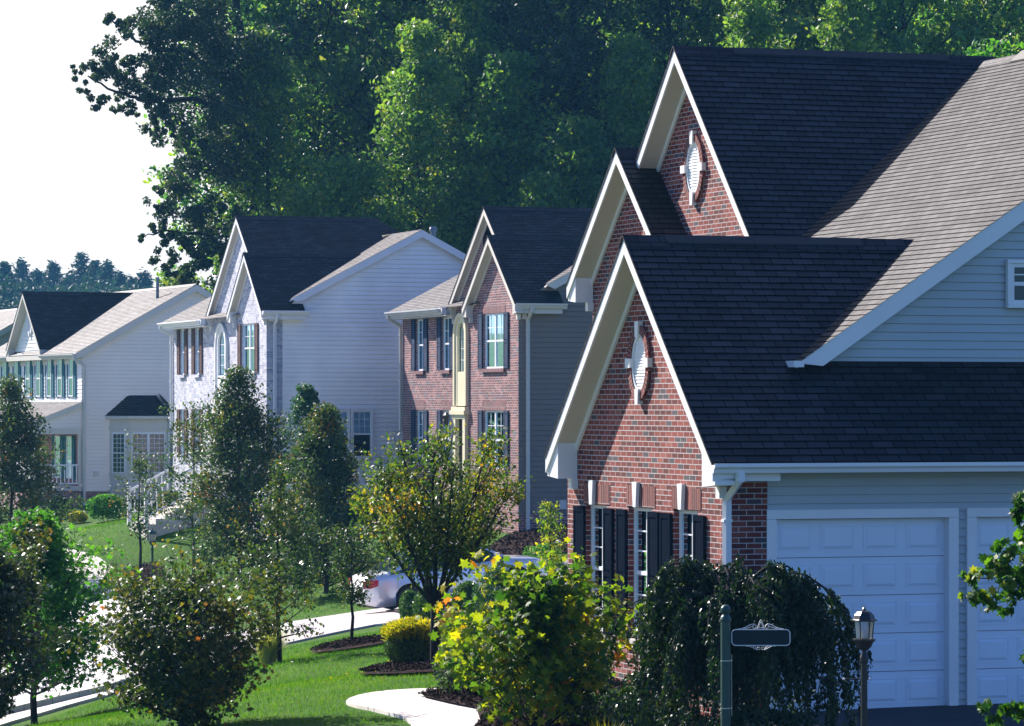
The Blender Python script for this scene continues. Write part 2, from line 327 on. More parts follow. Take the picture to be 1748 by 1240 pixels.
def clipv(poly, v, above):
    out = []
    for i in range(len(poly)):
        a = poly[i]; b = poly[(i + 1) % len(poly)]
        da = (a[1] - v) * (1 if above else -1); db = (b[1] - v) * (1 if above else -1)
        if da >= 0: out.append(a)
        if (da > 0 > db) or (da < 0 < db):
            t = da / (da - db); out.append((a[0] + (b[0] - a[0]) * t, v))
    return out
def laps(mb, poly, h, lip, n=None, v0=None, groove=0):
    """cover a planar convex polygon with lapped courses (siding boards or shingles)"""
    P = [Vector(p) for p in poly]; nn = (P[1] - P[0]).cross(P[2] - P[0]).normalized()
    if n is not None and nn.dot(Vector(n)) < 0: nn = -nn
    u = Vector((0, 0, 1)).cross(nn).normalized(); v = nn.cross(u)
    q = [(p.dot(u), p.dot(v)) for p in P]; off = P[0].dot(nn)
    lo = min(t[1] for t in q); hi = max(t[1] for t in q)
    base = lo if v0 is None else v0
    k = math.floor((lo - base) / h)
    T = lambda a, b, c: u * a + v * b + nn * (off + c)
    while base + k * h < hi - 1e-5:
        b0 = base + k * h; b1 = b0 + h; k += 1
        s = clipv(clipv(q, b0, True), b1, False)
        if len(s) < 3: continue
        if groove:
            g = clipv(s, b0 + groove, False)
            if len(g) >= 3: mb.face([T(a, b, -.012) for a, b in g], [(a, b - base) for a, b in g])
            s = clipv(s, b0 + groove, True); b0 = b0 + groove
            if len(s) < 3: continue
        mb.face([T(a, b, lip * (1 - (b - b0) / h)) for a, b in s], [(a, b - base) for a, b in s])
        for i in range(len(s)):
            a = s[i]; c = s[(i + 1) % len(s)]
            if abs(a[1] - b0) < 1e-6 and abs(c[1] - b0) < 1e-6 and abs(a[0] - c[0]) > 1e-4:
                mb.face([T(a[0], b0, lip), T(c[0], b0, lip), T(c[0], b0, -.012 if groove else 0), T(a[0], b0, -.012 if groove else 0)])
def tag(o, label=None, cat=None, group=None, kind=None):
    if label: o['label'] = label
    if cat: o['category'] = cat
    if group: o['group'] = group
    if kind: o['kind'] = kind
    return o
def empty(name, loc, rz=0, label=None, cat=None, group=None):
    o = bpy.data.objects.new(name, None); C.objects.link(o); o.location = loc; o.rotation_euler = (0, 0, rz)
    o.empty_display_size = .3
    return tag(o, label, cat, group)
def children(o): return [c for c in C.objects if c.parent == o]
def copy_tree(o, parent=None):
    c = o.copy(); C.objects.link(c); c.parent = parent
    for ch in children(o): copy_tree(ch, c)
    return c
def at(px, py, Y):  # photo pixel at a distance -> world point
    return Vector(((px - PX) / F * Y, Y, HC - (py - PY) * Y / F))

# ------------------------------------------------------------------ terrain
ctrl = [(2.6, 44.3, -.05), (.7, 49.6, -.08), (12, 48, -.05), (3, 58, -.1), (14, 62, -.1), (0, 30, -.3), (8, 36, -.08), (-6, 35, -.8), (3, 36, -.12),
        (14, 40, -.05), (20, 30, -.1), (-12, 30, -1.6), (20, 70, .2), (-25, 60, -2.0), (-25, 90, -2.0), (-30, 130, -1), (30, 100, .8), (-20, 160, 0), (20, 160, 1), (60, 130, 1), (-60, 100, -2),
        (-8.3, 82, -1.85), (-8, 76, -1.9), (-12, 90, -1.9), (-11, 68, -1.9), (-8, 92, -1.85), (8, 75, -.2), (4, 68, -.3)]
for px, py, Y in [(100, 1240, 60), (600, 1240, 46.5), (560, 1160, 55.5), (480, 1132, 62), (500, 1095, 70), (600, 1105, 66), (742, 1142, 58), (700, 1145, 57),
                  (0, 1218, 66.3), (160, 1190, 70), (0, 1150, 74), (640, 1050, 87), (688, 1050, 87.4), (867, 1021, 88.7), (960, 925, 94), (885, 912, 98), (830, 945, 94), (900, 990, 89.5),
                  (500, 1062, 82), (180, 1040, 99), (245, 1015, 106.8), (330, 1008, 108), (260, 1008, 109), (120, 905, 125), (240, 880, 128), (400, 965, 104), (300, 880, 118), (345, 885, 116),
                  (640, 985, 95), (560, 985, 97), (480, 930, 108), (150, 862, 135), (60, 885, 132), (800, 1060, 72), (700, 1062, 78), (1000, 895, 99)]:
    p = at(px, py, Y); ctrl.append((p.x, p.y, p.z))
ctrl = np.array(ctrl)
def _tps(r): return np.where(r > 1e-9, r * r * np.log(r + 1e-12), 0)
_sc = 20.0
_cp = ctrl[:, :2] / _sc; _n = len(_cp)
_K = _tps(np.linalg.norm(_cp[:, None] - _cp[None], axis=2)) + np.eye(_n) * .012
_P = np.hstack([np.ones((_n, 1)), _cp]); _M = np.block([[_K, _P], [_P.T, np.zeros((3, 3))]])
_w = np.linalg.solve(_M, np.concatenate([ctrl[:, 2], np.zeros(3)]))
def ground_z(x, y):
    x = np.atleast_1d(np.asarray(x, float)); y = np.atleast_1d(np.asarray(y, float))
    xc = np.clip(x, -45, 45); yc = np.clip(y, 25, 170)
    q = np.stack([xc, yc], -1).reshape(-1, 2) / _sc
    z = _tps(np.linalg.norm(q[:, None] - _cp[None], axis=2)) @ _w[:_n] + _w[_n] + q @ _w[_n + 1:]
    z = np.clip(z, -2.4, 1.6).reshape(x.shape)
    hill = np.clip((y - 155) / 200, 0, 1); z = z + 12.5 * hill * hill * (3 - 2 * hill)
    return z
def gz(x, y): return float(ground_z([x], [y])[0])

def np_mesh(name, verts, faces, mat, parent=None, smooth=False):
    """verts (n,3), faces (m,k) numpy -> object"""
    me = bpy.data.meshes.new(name); m, k = faces.shape
    me.vertices.add(len(verts)); me.vertices.foreach_set('co', np.asarray(verts, np.float32).ravel())
    me.loops.add(m * k); me.loops.foreach_set('vertex_index', faces.astype(np.int32).ravel())
    me.polygons.add(m); me.polygons.foreach_set('loop_start', (np.arange(m) * k).astype(np.int32))
    me.polygons.foreach_set('use_smooth', np.full(m, smooth))
    me.update(calc_edges=True); me.materials.append(MATS[mat])
    o = bpy.data.objects.new(name, me); C.objects.link(o)
    if parent: o.parent = parent
    return o
def grid_lines(lo, hi, near0, near1, fine, coarse):
    a = [near0]
    while a[-1] < near1: a.append(a[-1] + fine)
    st = coarse
    while a[-1] < hi: a.append(a[-1] + st); st *= 1.35
    b = []; x = near0; st = coarse
    while x > lo: x -= st; b.append(x); st *= 1.35
    return np.array(b[::-1] + a)
gx = grid_lines(-500, 500, -20, 16, .5, 2); gy = grid_lines(-60, 800, 30, 140, .5, 2)
XX, YY = np.meshgrid(gx, gy); ZZ = ground_z(XX, YY)
vv = np.stack([XX, YY, ZZ], -1).reshape(-1, 3); nx = len(gx); ny = len(gy)
idx = np.arange(nx * ny).reshape(ny, nx)
ff = np.stack([idx[:-1, :-1], idx[:-1, 1:], idx[1:, 1:], idx[1:, :-1]], -1).reshape(-1, 4)
tag(np_mesh('ground', vv, ff, 'lawn', smooth=True), kind='structure')
def drape(name, poly, mat, lift, kind='structure', step=.5, skirt=0.0):
    bm = bmesh.new(); vs = [bm.verts.new((x, y, 0)) for x, y in poly]; bm.faces.new(vs)
    xs = [p[0] for p in poly]; ys = [p[1] for p in poly]
    for k in range(int(min(xs) / step) - 1, int(max(xs) / step) + 2):
        bmesh.ops.bisect_plane(bm, geom=bm.verts[:] + bm.edges[:] + bm.faces[:], plane_co=(k * step, 0, 0), plane_no=(1, 0, 0))
    for k in range(int(min(ys) / step) - 1, int(max(ys) / step) + 2):
        bmesh.ops.bisect_plane(bm, geom=bm.verts[:] + bm.edges[:] + bm.faces[:], plane_co=(0, k * step, 0), plane_no=(0, 1, 0))
    bm.verts.ensure_lookup_table()
    if skirt:
        be = [e for e in bm.edges if len(e.link_faces) == 1]
        r = bmesh.ops.extrude_edge_only(bm, edges=be); low = {g for g in r['geom'] if isinstance(g, bmesh.types.BMVert)}
    else: low = set()
    co = np.array([v.co[:] for v in bm.verts]); z = ground_z(co[:, 0], co[:, 1])
    for v, zz in zip(bm.verts, z): v.co.z = zz + (lift - skirt if v in low else lift)
    me = bpy.data.meshes.new(name); bm.to_mesh(me); bm.free(); me.materials.append(MATS[mat])
    o = bpy.data.objects.new(name, me); C.objects.link(o)
    return tag(o, kind=kind)
def smoothpoly(pts, it=2):
    for _ in range(it):
        q = []
        for i in range(len(pts)):
            a = pts[i]; b = pts[(i + 1) % len(pts)]
            q += [(a[0] * .75 + b[0] * .25, a[1] * .75 + b[1] * .25), (a[0] * .25 + b[0] * .75, a[1] * .25 + b[1] * .75)]
        pts = q
    return pts
def gp(px, py):   # photo pixel -> point on the terrain (nearest hit beyond 38 m)
    Y = np.arange(38, 140, .05); X = (px - PX) / F * Y; Z = HC - (py - PY) * Y / F
    d = Z - ground_z(X, Y); k = np.argmax(d < 0)
    return (float(X[k]), float(Y[k]))

# ------------------------------------------------------------------ building parts (house space: x right along the side wall, y away along the street front)
def pb(mb, pl, a0, a1, b0, b1, c0, c1):
    if pl[0] == 'x': mb.box(pl[1] - c1, pl[1] - c0, a0, a1, b0, b1)
    else: mb.box(a0, a1, pl[1] - c1, pl[1] - c0, b0, b1)
def pp(pl, a, b, c):
    return (pl[1] - c, a, b) if pl[0] == 'x' else (a, pl[1] - c, b)
def pquad(mb, pl, a0, a1, b0, b1, c): mb.face([pp(pl, a0, b0, c), pp(pl, a1, b0, c), pp(pl, a1, b1, c), pp(pl, a0, b1, c)])
def window(par, pl, a0, a1, b0, b1, c=0.0, d=.12, nx=2, nz=2, low=False, mull=False, mat='white_trim', w=.05, cur='curtain', casing=0.0):
    mb = MB(); bm_ = (b0 + b1) / 2
    pb(mb, pl, a0, a1, b0, b0 + w, c - d, c); pb(mb, pl, a0, a1, b1 - w, b1, c - d, c)
    pb(mb, pl, a0, a0 + w, b0 + w, b1 - w, c - d, c); pb(mb, pl, a1 - w, a1, b0 + w, b1 - w, c - d, c)
    if casing:
        e = casing
        pb(mb, pl, a0 - e, a1 + e, b1 + .002, b1 + e, c - d, c + .02); pb(mb, pl, a0 - e, a1 + e, b0 - e, b0 - .002, c - d, c + .03)
        pb(mb, pl, a0 - e, a0 - .002, b0, b1, c - d, c + .02); pb(mb, pl, a1 + .002, a1 + e, b0, b1, c - d, c + .02)
    bays = [(a0 + w, a1 - w)]
    if mull:
        am = (a0 + a1) / 2; pb(mb, pl, am - .045, am + .045, b0 + w, b1 - w, c - d, c); bays = [(a0 + w, am - .045), (am + .045, a1 - w)]
    for s, t in bays: pb(mb, pl, s, t, bm_ - .025, bm_ + .025, c - d * .5, c - d * .1)
    o = mb.build('window', mat, par)
    g = MB(); q = MB(); k = MB(); m2 = MB()
    for s, t in bays:
        pquad(g, pl, s, t, b0 + w, b1 - w, c - d * .45)
        pquad(k, pl, s, t, bm_, b1 - w, c - d * .9); pquad(m2, pl, s, t, b0 + w, bm_, c - d * .88)
        for (z0, z1, on) in ((bm_ + .025, b1 - w, True), (b0 + w, bm_ - .025, low)):
            if not on: continue
            for i in range(1, nx): a = s + (t - s) * i / nx; pb(q, pl, a - .009, a + .009, z0, z1, c - d * .42, c - d * .3)
            for j in range(1, nz): b = z0 + (z1 - z0) * j / nz; pb(q, pl, s, t, b - .009, b + .009, c - d * .40, c - d * .32)
    g.build('pane', 'glass', o); k.build('curtain', cur, o); m2.build('insect_screen', 'screen', o)
    if q.v: q.build('muntin_grid', mat, o)
    return o
def shutter(par, pl, a0, a1, b0, b1, mat, c=0.0):
    mb = MB(); w = .05
    pb(mb, pl, a0, a1, b0, b1, c + .003, c + .022)
    pb(mb, pl, a0, a0 + w, b0, b1, c + .022, c + .042); pb(mb, pl, a1 - w, a1, b0, b1, c + .022, c + .042)
    bm_ = b0 + (b1 - b0) * .48
    for s, t in ((b0, b0 + .07), (bm_ - .035, bm_ + .035), (b1 - .07, b1)): pb(mb, pl, a0 + w, a1 - w, s, t, c + .022, c + .04)
    for s, t in ((b0 + .07, bm_ - .035), (bm_ + .035, b1 - .07)): pb(mb, pl, a0 + w + .02, a1 - w - .02, s + .02, t - .02, c + .022, c + .036)
    return mb.build('shutter', mat, par)
def wall_holes(mb, pl, a0, a1, b0, b1, holes, depth=.1, flip=1):
    As = sorted({a0, a1} | {h[i] for h in holes for i in (0, 1)}); Bs = sorted({b0, b1} | {h[i] for h in holes for i in (2, 3)})
    for i in range(len(As) - 1):
        for j in range(len(Bs) - 1):
            am = (As[i] + As[i + 1]) / 2; bm_ = (Bs[j] + Bs[j + 1]) / 2
            if any(h[0] < am < h[1] and h[2] < bm_ < h[3] for h in holes): continue
            pquad(mb, pl, As[i], As[i + 1], Bs[j], Bs[j + 1], 0)
    for h in holes:
        for pts in ([(h[0], h[2]), (h[0], h[3])], [(h[1], h[2]), (h[1], h[3])], [(h[0], h[3]), (h[1], h[3])], [(h[0], h[2]), (h[1], h[2])]):
            (p, q), (r_, s_) = pts
            mb.face([pp(pl, p, q, 0), pp(pl, r_, s_, 0), pp(pl, r_, s_, -depth), pp(pl, p, q, -depth)])
def chev(mb, x0, x1, yc, half, ze, sl, t, b, e0=0.0, ef=None):
    """chevron bar between offsets t (top) and b (bottom) below the roof line, extruded from x0 to x1"""
    zp = ze + half * sl
    for s in (-1, 1):
        e = ef if (s > 0 and ef is not None) else e0
        y0 = yc + s * (half - e); zz = ze + e * sl
        mb.prism([(x0, y0, zz - t), (x0, yc, zp - t), (x0, yc, zp - b), (x0, y0, zz - b)], (x1 - x0, 0, 0))
def gable(par, xr, xe, yc, half, ze, sl, wx, trim='white_trim', soffit='soffit_vinyl', shing='shingle', ret=.35, fh=.19, vent=None, near_poly=None, far_xe=None, name='gable_roof', ef=None, cut=None):
    zp = ze + half * sl; mb = MB()
    far_xe = far_xe or xe
    vb = Vector((0, yc - half, ze)).dot(Vector((0, 1, sl)).normalized())
    if cut:
        yk = .02; zk = ze + (yk - yc + half) * sl
        laps(mb, [(xr, yc - half, ze), (cut, yc - half, ze), (cut, yk, zk), (xr, yk, zk)], SH, .009, (0, -1, 1), v0=vb)
        laps(mb, [(xr, yk, zk), (xe, yk, zk), (xe, yc, zp), (xr, yc, zp)], SH, .009, (0, -1, 1), v0=vb)
    else: laps(mb, [(xr, yc - half, ze), (xe, yc - half, ze), (xe, yc, zp), (xr, yc, zp)], SH, .009, (0, -1, 1), v0=vb)
    ey = ef or 0
    laps(mb, [(xr, yc + half - ey, ze + ey * sl), (far_xe, yc + half - ey, ze + ey * sl), (far_xe, yc, zp), (xr, yc, zp)], SH, .009, (0, 1, 1))
    chev(mb, xr, cut or min(xe, far_xe), yc, half, ze, sl, .004, .035, ef=ef)
    o = mb.build(name, shing, par)
    c = MB(); chev(c, xr - .01, min(xe, far_xe), yc, .16, zp - .16 * sl, sl, -.022, -.003); c.build('ridge_cap', shing, o)
    if vent:
        v = MB(); chev(v, vent[0], vent[1], yc, .12, zp - .12 * sl, sl * .85, -.045, -.026); v.build('ridge_vent', 'black_rubber', o)
    f = MB(); chev(f, xr + .012, xr + .04, yc, half, ze, sl, .036, .036 + fh, ef=ef)
    f2 = MB(); chev(f2, xr + .042, wx, yc, half, ze, sl, fh - .0, fh + .025, ef=ef)
    for s in (-1, 1) if ef is None else (-1,):
        yo = yc + s * half; yi = yc + s * (half - ret)
        f.prism([(xr + .043, yo, ze - .05), (xr + .043, yi, ze + ret * sl - .05), (xr + .043, yi, ze - .30), (xr + .043, yo, ze - .27)], (wx - xr - .05, 0, 0))
        f.box(wx - .10, wx - .003, min(yi - s * .02, yi + s * .10), max(yi - s * .02, yi + s * .10), ze - .44, ze - .30)
    f.build('rake_trim', trim, o)
    f2.build('soffit', soffit, o)
    t = MB(); chev(t, wx - .035, wx - .003, yc, half, ze, sl, fh + .027, fh + .14, e0=ret * .6, ef=ef); t.build('frieze_board', trim, o)
    return o
def gutter(par, pts0, pts1, mat='white_trim', out=(0, -1, 0)):
    """K-style gutter between two points along its back-top edge"""
    a = Vector(pts0); b = Vector(pts1); o = Vector(out); z = Vector((0, 0, 1)); mb = MB()
    prof = [(0, 0), (0, -.12), (.07, -.12), (.085, -.075), (.12, -.045), (.12, -.002), (.108, -.002), (.108, -.02), (.01, -.02)]
    mb.prism([a + o * p + z * q for p, q in prof], b - a)
    return mb.build('gutter', mat, par)
def downspout(par, top, wall_xy, z0, mat='white_trim', r=.045):
    x, y, z = top; wx, wy = wall_xy; mb = MB()
    def leg(p, q):
        p = Vector(p); q = Vector(q); t = (q - p).normalized(); a = t.cross(Vector((.34, -.94, 0))).normalized(); b = t.cross(a)
        a *= r; b *= r * .8
        mb.prism([p + a + b, p - a + b, p - a - b, p + a - b], q - p)
    leg((x, y, z), (x, y, z - .12)); leg((x, y, z - .10), (wx, wy, z - .34)); leg((wx, wy, z - .30), (wx, wy, z0))
    for zz in (z - .6, z - 1.9): mb.box(wx - r * 1.3, wx + r * 1.3, wy - r, wy + r, zz - .015, zz + .015)
    return mb.build('downspout', mat, par)
def oval_vent(par, x, yc, zc, ry, rz, brick='soldier_brick', mat='white_trim'):
    """louvred oval attic vent with a raised surround and four keystones"""
    n = 40; mb = MB(); co = 0.05
    E_ = lambda k, s: (ry * s * math.cos(6.28318 * k / n), rz * s * math.sin(6.28318 * k / n))
    s1 = 1 + .11 / ry; s2 = 1 + .11 / rz
    I = lambda k: (ry * math.cos(6.28318 * k / n), rz * math.sin(6.28318 * k / n))
    O = lambda k: ((ry + .11) * math.cos(6.28318 * k / n), (rz + .11) * math.sin(6.28318 * k / n))
    for k in range(n):
        a, b, c_, d_ = I(k), I(k + 1), O(k + 1), O(k)
        P = lambda t, c: (x - c, yc + t[0], zc + t[1])
        mb.face([P(a, co), P(b, co), P(c_, co), P(d_, co)], [(k * .07, 0), (k * .07 + .07, 0), (k * .07 + .07, .11), (k * .07, .11)])
        mb.face([P(d_, co), P(c_, co), P(c_, 0), P(d_, 0)]); mb.face([P(a, co), P(b, co), P(b, -.02), P(a, -.02)])
    o = mb.build('oval_vent', brick, par)
    lv = MB()
    for j in range(-9, 9):
        z = j / 9 * rz; hw = ry * math.sqrt(max(0, 1 - (max(abs(z), abs(z + rz / 9)) / rz) ** 2))
        if hw < .02: continue
        lv.prism([(x - .022, yc - hw, zc + z), (x - .008, yc - hw, zc + z + rz / 8.2), (x - .005, yc - hw, zc + z + rz / 9), (x - .016, yc - hw, zc + z)], (0, 2 * hw, 0))
    lv.face([(x - .004, yc + ry * math.cos(6.28318 * k / n), zc + rz * math.sin(6.28318 * k / n)) for k in range(n)])
    ring = MB()
    for k in range(n):
        a, b = I(k), I(k + 1); P = lambda t, c, s: (x - c, yc + t[0] * s, zc + t[1] * s)
        ring.face([P(a, .035, .99), P(b, .035, .99), P(b, .035, .86), P(a, .035, .86)]); ring.face([P(a, .035, .86), P(b, .035, .86), P(b, .002, .86), P(a, .002, .86)])
    lv.build('louvre', mat, o); ring.build('vent_frame', mat, o)
    for dy, dz in ((0, rz + .055), (0, -rz - .055)):
        ks = MB(); ks.prism([(x - .075, yc + dy - .05, zc + dz - .10), (x - .075, yc + dy + .05, zc + dz - .10), (x - .075, yc + dy + .065, zc + dz + .10), (x - .075, yc + dy - .065, zc + dz + .10)], (.07, 0, 0)); ks.build('keystone', mat, o)
    for sgn in (-1, 1):
        ks = MB(); y_ = yc + sgn * (ry + .055); ks.box(x - .075, x - .005, y_ - .085, y_ + .085, zc - .06, zc + .06); ks.build('keystone', mat, o)
    return o
def side_wall(par, poly, mat, h=.14, lip=.02, n=(0, -1, 0), name='side_wall', v0=0.0, groove=.014):
    mb = MB(); laps(mb, poly, h, lip, n, v0=v0, groove=groove); return mb.build(name, mat, par)

# ------------------------------------------------------------------ near brick house (garage wing, two brick gables, siding gable)
A18 = R(18.9)
def near_house():
    p = at(1235, 690, 44.3)
    H = empty('brick_house', (p.x, p.y, 0), A18, 'near red brick house with steep dark gables and two white garage doors', 'house')
    # garage front
    holes = [(4.08, 4.66, .75, 2.45), (2.42, 3.03, .75, 2.46), (.84, 1.42, .75, 2.47)]
    sh = [(4.89, 5.24), (3.81, 4.08), (3.31, 3.59), (2.13, 2.44), (1.70, 2.01), (.57, .86)]
    mb = MB(); wp = ('x', 0.0)
    wholes = [(a - (0 if i == 0 else .0), b + .24, c_, d_) for i, (a, b, c_, d_) in enumerate(holes)]
    wall_holes(mb, wp, 0, 5.62, -.4, 2.8, wholes, .13)
    ze, sl, yc, half = 3.09, .945, 2.6, 3.03
    zl = ze - .2
    mb.face([(0, 0, 2.8), (0, 5.62, 2.8), (0, 5.62, zl), (0, yc, zl + half * sl), (0, 0, zl + (half - 2.6) * sl)])
    mb.face([(0.002, 0, -.4), (.58, 0, -.4), (.58, 0, 2.86), (.002, 0, 2.86)])
    mb.face([(0, 5.62, -.4), (6, 5.62, -.4), (6, 5.62, 3.1), (0, 5.62, 3.1)])
    mb.build('brick_wall', 'red_brick', H)
    xr = -.33
    gable(H, xr, 4.2, yc, half, ze, sl, 0, vent=(.25, 3.0), shing='shingle', ret=.42, name='garage_gable_roof')
    rs = MB(); laps(rs, [(4.2, yc - half, ze), (13, yc - half, ze), (13, .93, ze + (.93 - yc + half) * sl), (4.2, .93, ze + (.93 - yc + half) * sl)], SH, .009, (0, -1, 1), v0=Vector((0, yc - half, ze)).dot(Vector((0, 1, sl)).normalized()))
    rs.build('garage_side_roof', 'shingle', H)
    for (a, b, c_, d_) in holes:
        window(H, wp, a - .01, b + .23, c_, d_, c=-.07, d=.05, nx=2, nz=3, low=True, cur='blind')
        st = MB(); pb(st, wp, a - .07, b + .3, c_ - .11, c_ - .004, -.05, .05); st.build('window_sill', 'stone', H)
        # soldier course with a splayed keystone
        so = MB(); k = .004
        pb(so, wp, a - .12, b + .30, d_ + .012, d_ + .28, .002, .007); so.build('brick_lintel', 'soldier_brick', H)
        ks = MB(); m_ = (a + b) / 2 + .2
        ks.prism([(-.055, m_ - .05, d_ + .005), (-.055, m_ + .05, d_ + .005), (-.055, m_ + .085, d_ + .33), (-.055, m_ - .085, d_ + .33)], (.05, 0, 0)); ks.build('keystone', 'white_trim', H)
    for a, b in sh: shutter(H, wp, a - .02, b + .03, .75, 2.42, 'shutter_black', c=.005)
    oval_vent(H, 0, 2.80, 4.33, .27, .38)
    # side: white frieze, siding, garage doors
    fz = MB(); fz.box(-.03, .60, -.36, -.005, 2.865, 2.99); fz.box(-.28, 12.5, -.395, -.005, 2.992, 3.02); fz.box(-.28, 12.5, -.42, -.397, 2.97, 3.09); fz.build('eave_fascia', 'white_trim', H)
    doors = [(.70, 3.03), (3.41, 5.74)]
    mb = MB()
    laps(mb, [(.58, .04, 2.50), (13, .04, 2.50), (13, .04, 2.99), (.58, .04, 2.99)], .107, .016, (0, -1, 0), v0=0, groove=.007)
    laps(mb, [(3.18, .04, 0), (3.30, .04, 0), (3.30, .04, 2.50), (3.18, .04, 2.50)], .107, .016, (0, -1, 0), v0=0, groove=.007)
    laps(mb, [(5.88, .04, 0), (13, .04, 0), (13, .04, 2.50), (5.88, .04, 2.50)], .107, .016, (0, -1, 0), v0=0, groove=.007)
    mb.face([(.58, 0, -.4), (.58, .3, -.4), (.58, .3, 2.99), (.58, 0, 2.99)])
    mb.build('garage_siding', 'siding_blue', H)
    for a, b in doors:
        t = MB(); t.box(a - .13, a, -.012, .16, 0, 2.385); t.box(b, b + .13, -.012, .16, 0, 2.385); t.box(a - .13, b + .13, -.012, .16, 2.388, 2.50)
        t.build('door_casing', 'white_trim', H)
        d = MB(); n = 5; h = 2.38 / n
        for i in range(n):
            z0 = i * h; d.box(a, b, .135, .16, z0 + .004, z0 + h - .004)
            for j in range(4):
                w = (b - a) / 4; x0 = a + j * w + .06; x1 = a + (j + 1) * w - .06; u0 = z0 + .08; u1 = z0 + h - .08
                # recessed ring, raised field
                d.box(x0, x1, .128, .1345, u0, u0 + .018); d.box(x0, x1, .128, .1345, u1 - .018, u1)
                d.box(x0, x0 + .018, .128, .1345, u0 + .018, u1 - .018); d.box(x1 - .018, x1, .128, .1345, u0 + .018, u1 - .018)
                q = .06; o_ = [(x0 + .018, u0 + .018), (x1 - .018, u0 + .018), (x1 - .018, u1 - .018), (x0 + .018, u1 - .018)]
                i_ = [(x0 + q, u0 + q), (x1 - q, u0 + q), (x1 - q, u1 - q), (x0 + q, u1 - q)]
                for k in range(4):
                    l = (k + 1) % 4; d.face([(o_[k][0], .1345, o_[k][1]), (o_[l][0], .1345, o_[l][1]), (i_[l][0], .118, i_[l][1]), (i_[k][0], .118, i_[k][1])])
                d.face([(u, .118, v) for u, v in i_])
        o = d.build('garage_door', 'door_white', H)
        hd = MB(); hd.tube([(a + .9, .10, .95), (a + .9, .07, .95), (a + 1.05, .07, .95), (a + 1.05, .10, .95)], .012); hd.box(a + .88, a + 1.07, .115, .13, .9, 1.0)
        if a < 1: hd.build('door_handle', 'black_iron', o)
    gutter(H, (-.33, -.42, 3.085), (12.5, -.42, 3.085))
    downspout(H, (.02, -.48, 2.98), (.02, -.06), -.1)
    wl = MB(); wl.box(.27, .39, -.03, -.002, 1.55, 1.78); wl.tube([(.33, -.03, 1.72), (.33, -.12, 1.80), (.33, -.2, 1.74)], .012)
    wl.lathe([(.0, .14), (.03, .10), (.10, .02), (.11, 0), (.075, -.01), (.06, -.2), (.02, -.22), (0, -.22)], (.33, -.2, 1.6), 6, True)
    wl.build('wall_lantern', 'black_iron', H)
    # main block: sunlit street slope and the siding gable on the camera side
    m2 = .668; ml = lambda x: 4.37 + m2 * (x - 1.39)
    mb = MB(); xR = 8.5; v0 = Vector((1.3, 0, ml(1.3))).dot(Vector((1, 0, m2)).normalized())
    laps(mb, [(1.22, .70, ml(1.22)), (3.72, .70, ml(3.72)), (3.72, 5.9, ml(3.72)), (1.22, 5.9, ml(1.22))], SH, .009, (-1, 0, 1), v0=v0)
    laps(mb, [(3.72, .70, ml(3.72)), (xR, .70, ml(xR)), (xR, 14.2, ml(xR)), (3.72, 14.2, ml(3.72))], SH, .009, (-1, 0, 1), v0=v0)
    laps(mb, [(xR, .7, ml(xR)), (15.5, .7, ml(xR) - 7 * m2), (15.5, 14.2, ml(xR) - 7 * m2), (xR, 14.2, ml(xR))], SH, .009, (1, 0, 1))
    o = mb.build('main_roof', 'shingle', H)
    rv = MB(); rv.prism([(xR - .2, 3.2, ml(xR) - .10), (xR, 3.2, ml(xR) + .07), (xR + .2, 3.2, ml(xR) - .10), (xR + .2, 3.2, ml(xR) - .14), (xR, 3.2, ml(xR) + .03), (xR - .2, 3.2, ml(xR) - .14)], (0, 5.6, 0)); rv.build('ridge_vent', 'black_rubber', o)
    rc = MB(); rc.prism([(xR - .17, .7, ml(xR) - .095), (xR, .7, ml(xR) + .025), (xR + .17, .7, ml(xR) - .095), (xR + .17, .7, ml(xR) - .11), (xR, .7, ml(xR) + .005), (xR - .17, .7, ml(xR) - .11)], (0, 13.5, 0)); rc.build('ridge_cap', 'shingle', o)
    t = MB()
    t.prism([(1.30, .715, ml(1.30) - .0), (xR, .715, ml(xR) - .012), (xR, .715, ml(xR) - .26), (1.64, .715, ml(1.64) - .26)], (0, .03, 0))
    t.prism([(xR, .715, ml(xR) - .012), (15.5, .715, ml(xR) - 7 * m2 - .012), (15.5, .715, ml(xR) - 7 * m2 - .26), (xR, .715, ml(xR) - .26)], (0, .03, 0))
    t.prism([(1.30, .746, ml(1.30) - .03), (xR, .746, ml(xR) - .03), (xR, .746, ml(xR) - .06), (1.30, .746, ml(1.30) - .06)], (0, .15, 0))
    t.box(1.20, 1.34, .62, .90, ml(1.30) - .05, ml(1.30) + .03)
    t.build('rake_trim', 'white_trim', o)
    side_wall(H, [(1.5, .9, 4.22), (12.5, .9, 4.22), (12.5, .9, 6.4), (xR, .9, ml(xR) - .02), (1.5, .9, ml(1.5) - .02)], 'siding_blue', h=.107, groove=.007, lip=.016, name='siding_gable')
    window(H, ('y', .9), 4.30, 5.25, 5.08, 5.60, c=.08, d=.05, nx=3, nz=2, low=False, casing=.05, cur='screen')
    # B and C: the two brick gables beyond the garage
    cx = 3.35
    yC, hC, zC, sC = 10.2, 3.75, 5.42, 1.0
    gable(H, cx, 8.75, yC, hC, zC + .04, sC, cx + .35, vent=(4.3, 7.9), ret=.40, name='tall_gable_roof', ef=2.15)
    mb = MB(); wx = cx + .35; zl = zC - .17
    zw = lambda y: zl + (hC - abs(y - yC)) * sC
    mb.face([(wx, yC - hC + .4, -.3), (wx, 13.2, -.3), (wx, 13.2, zw(13.2)), (wx, yC, zw(yC)), (wx, yC - hC + .4, zw(yC - hC + .4))])
    mb.face([(wx, 5.7, -.3), (wx, yC - hC + .4, -.3), (wx, yC - hC + .4, 5.3), (wx, 5.7, 5.3)])
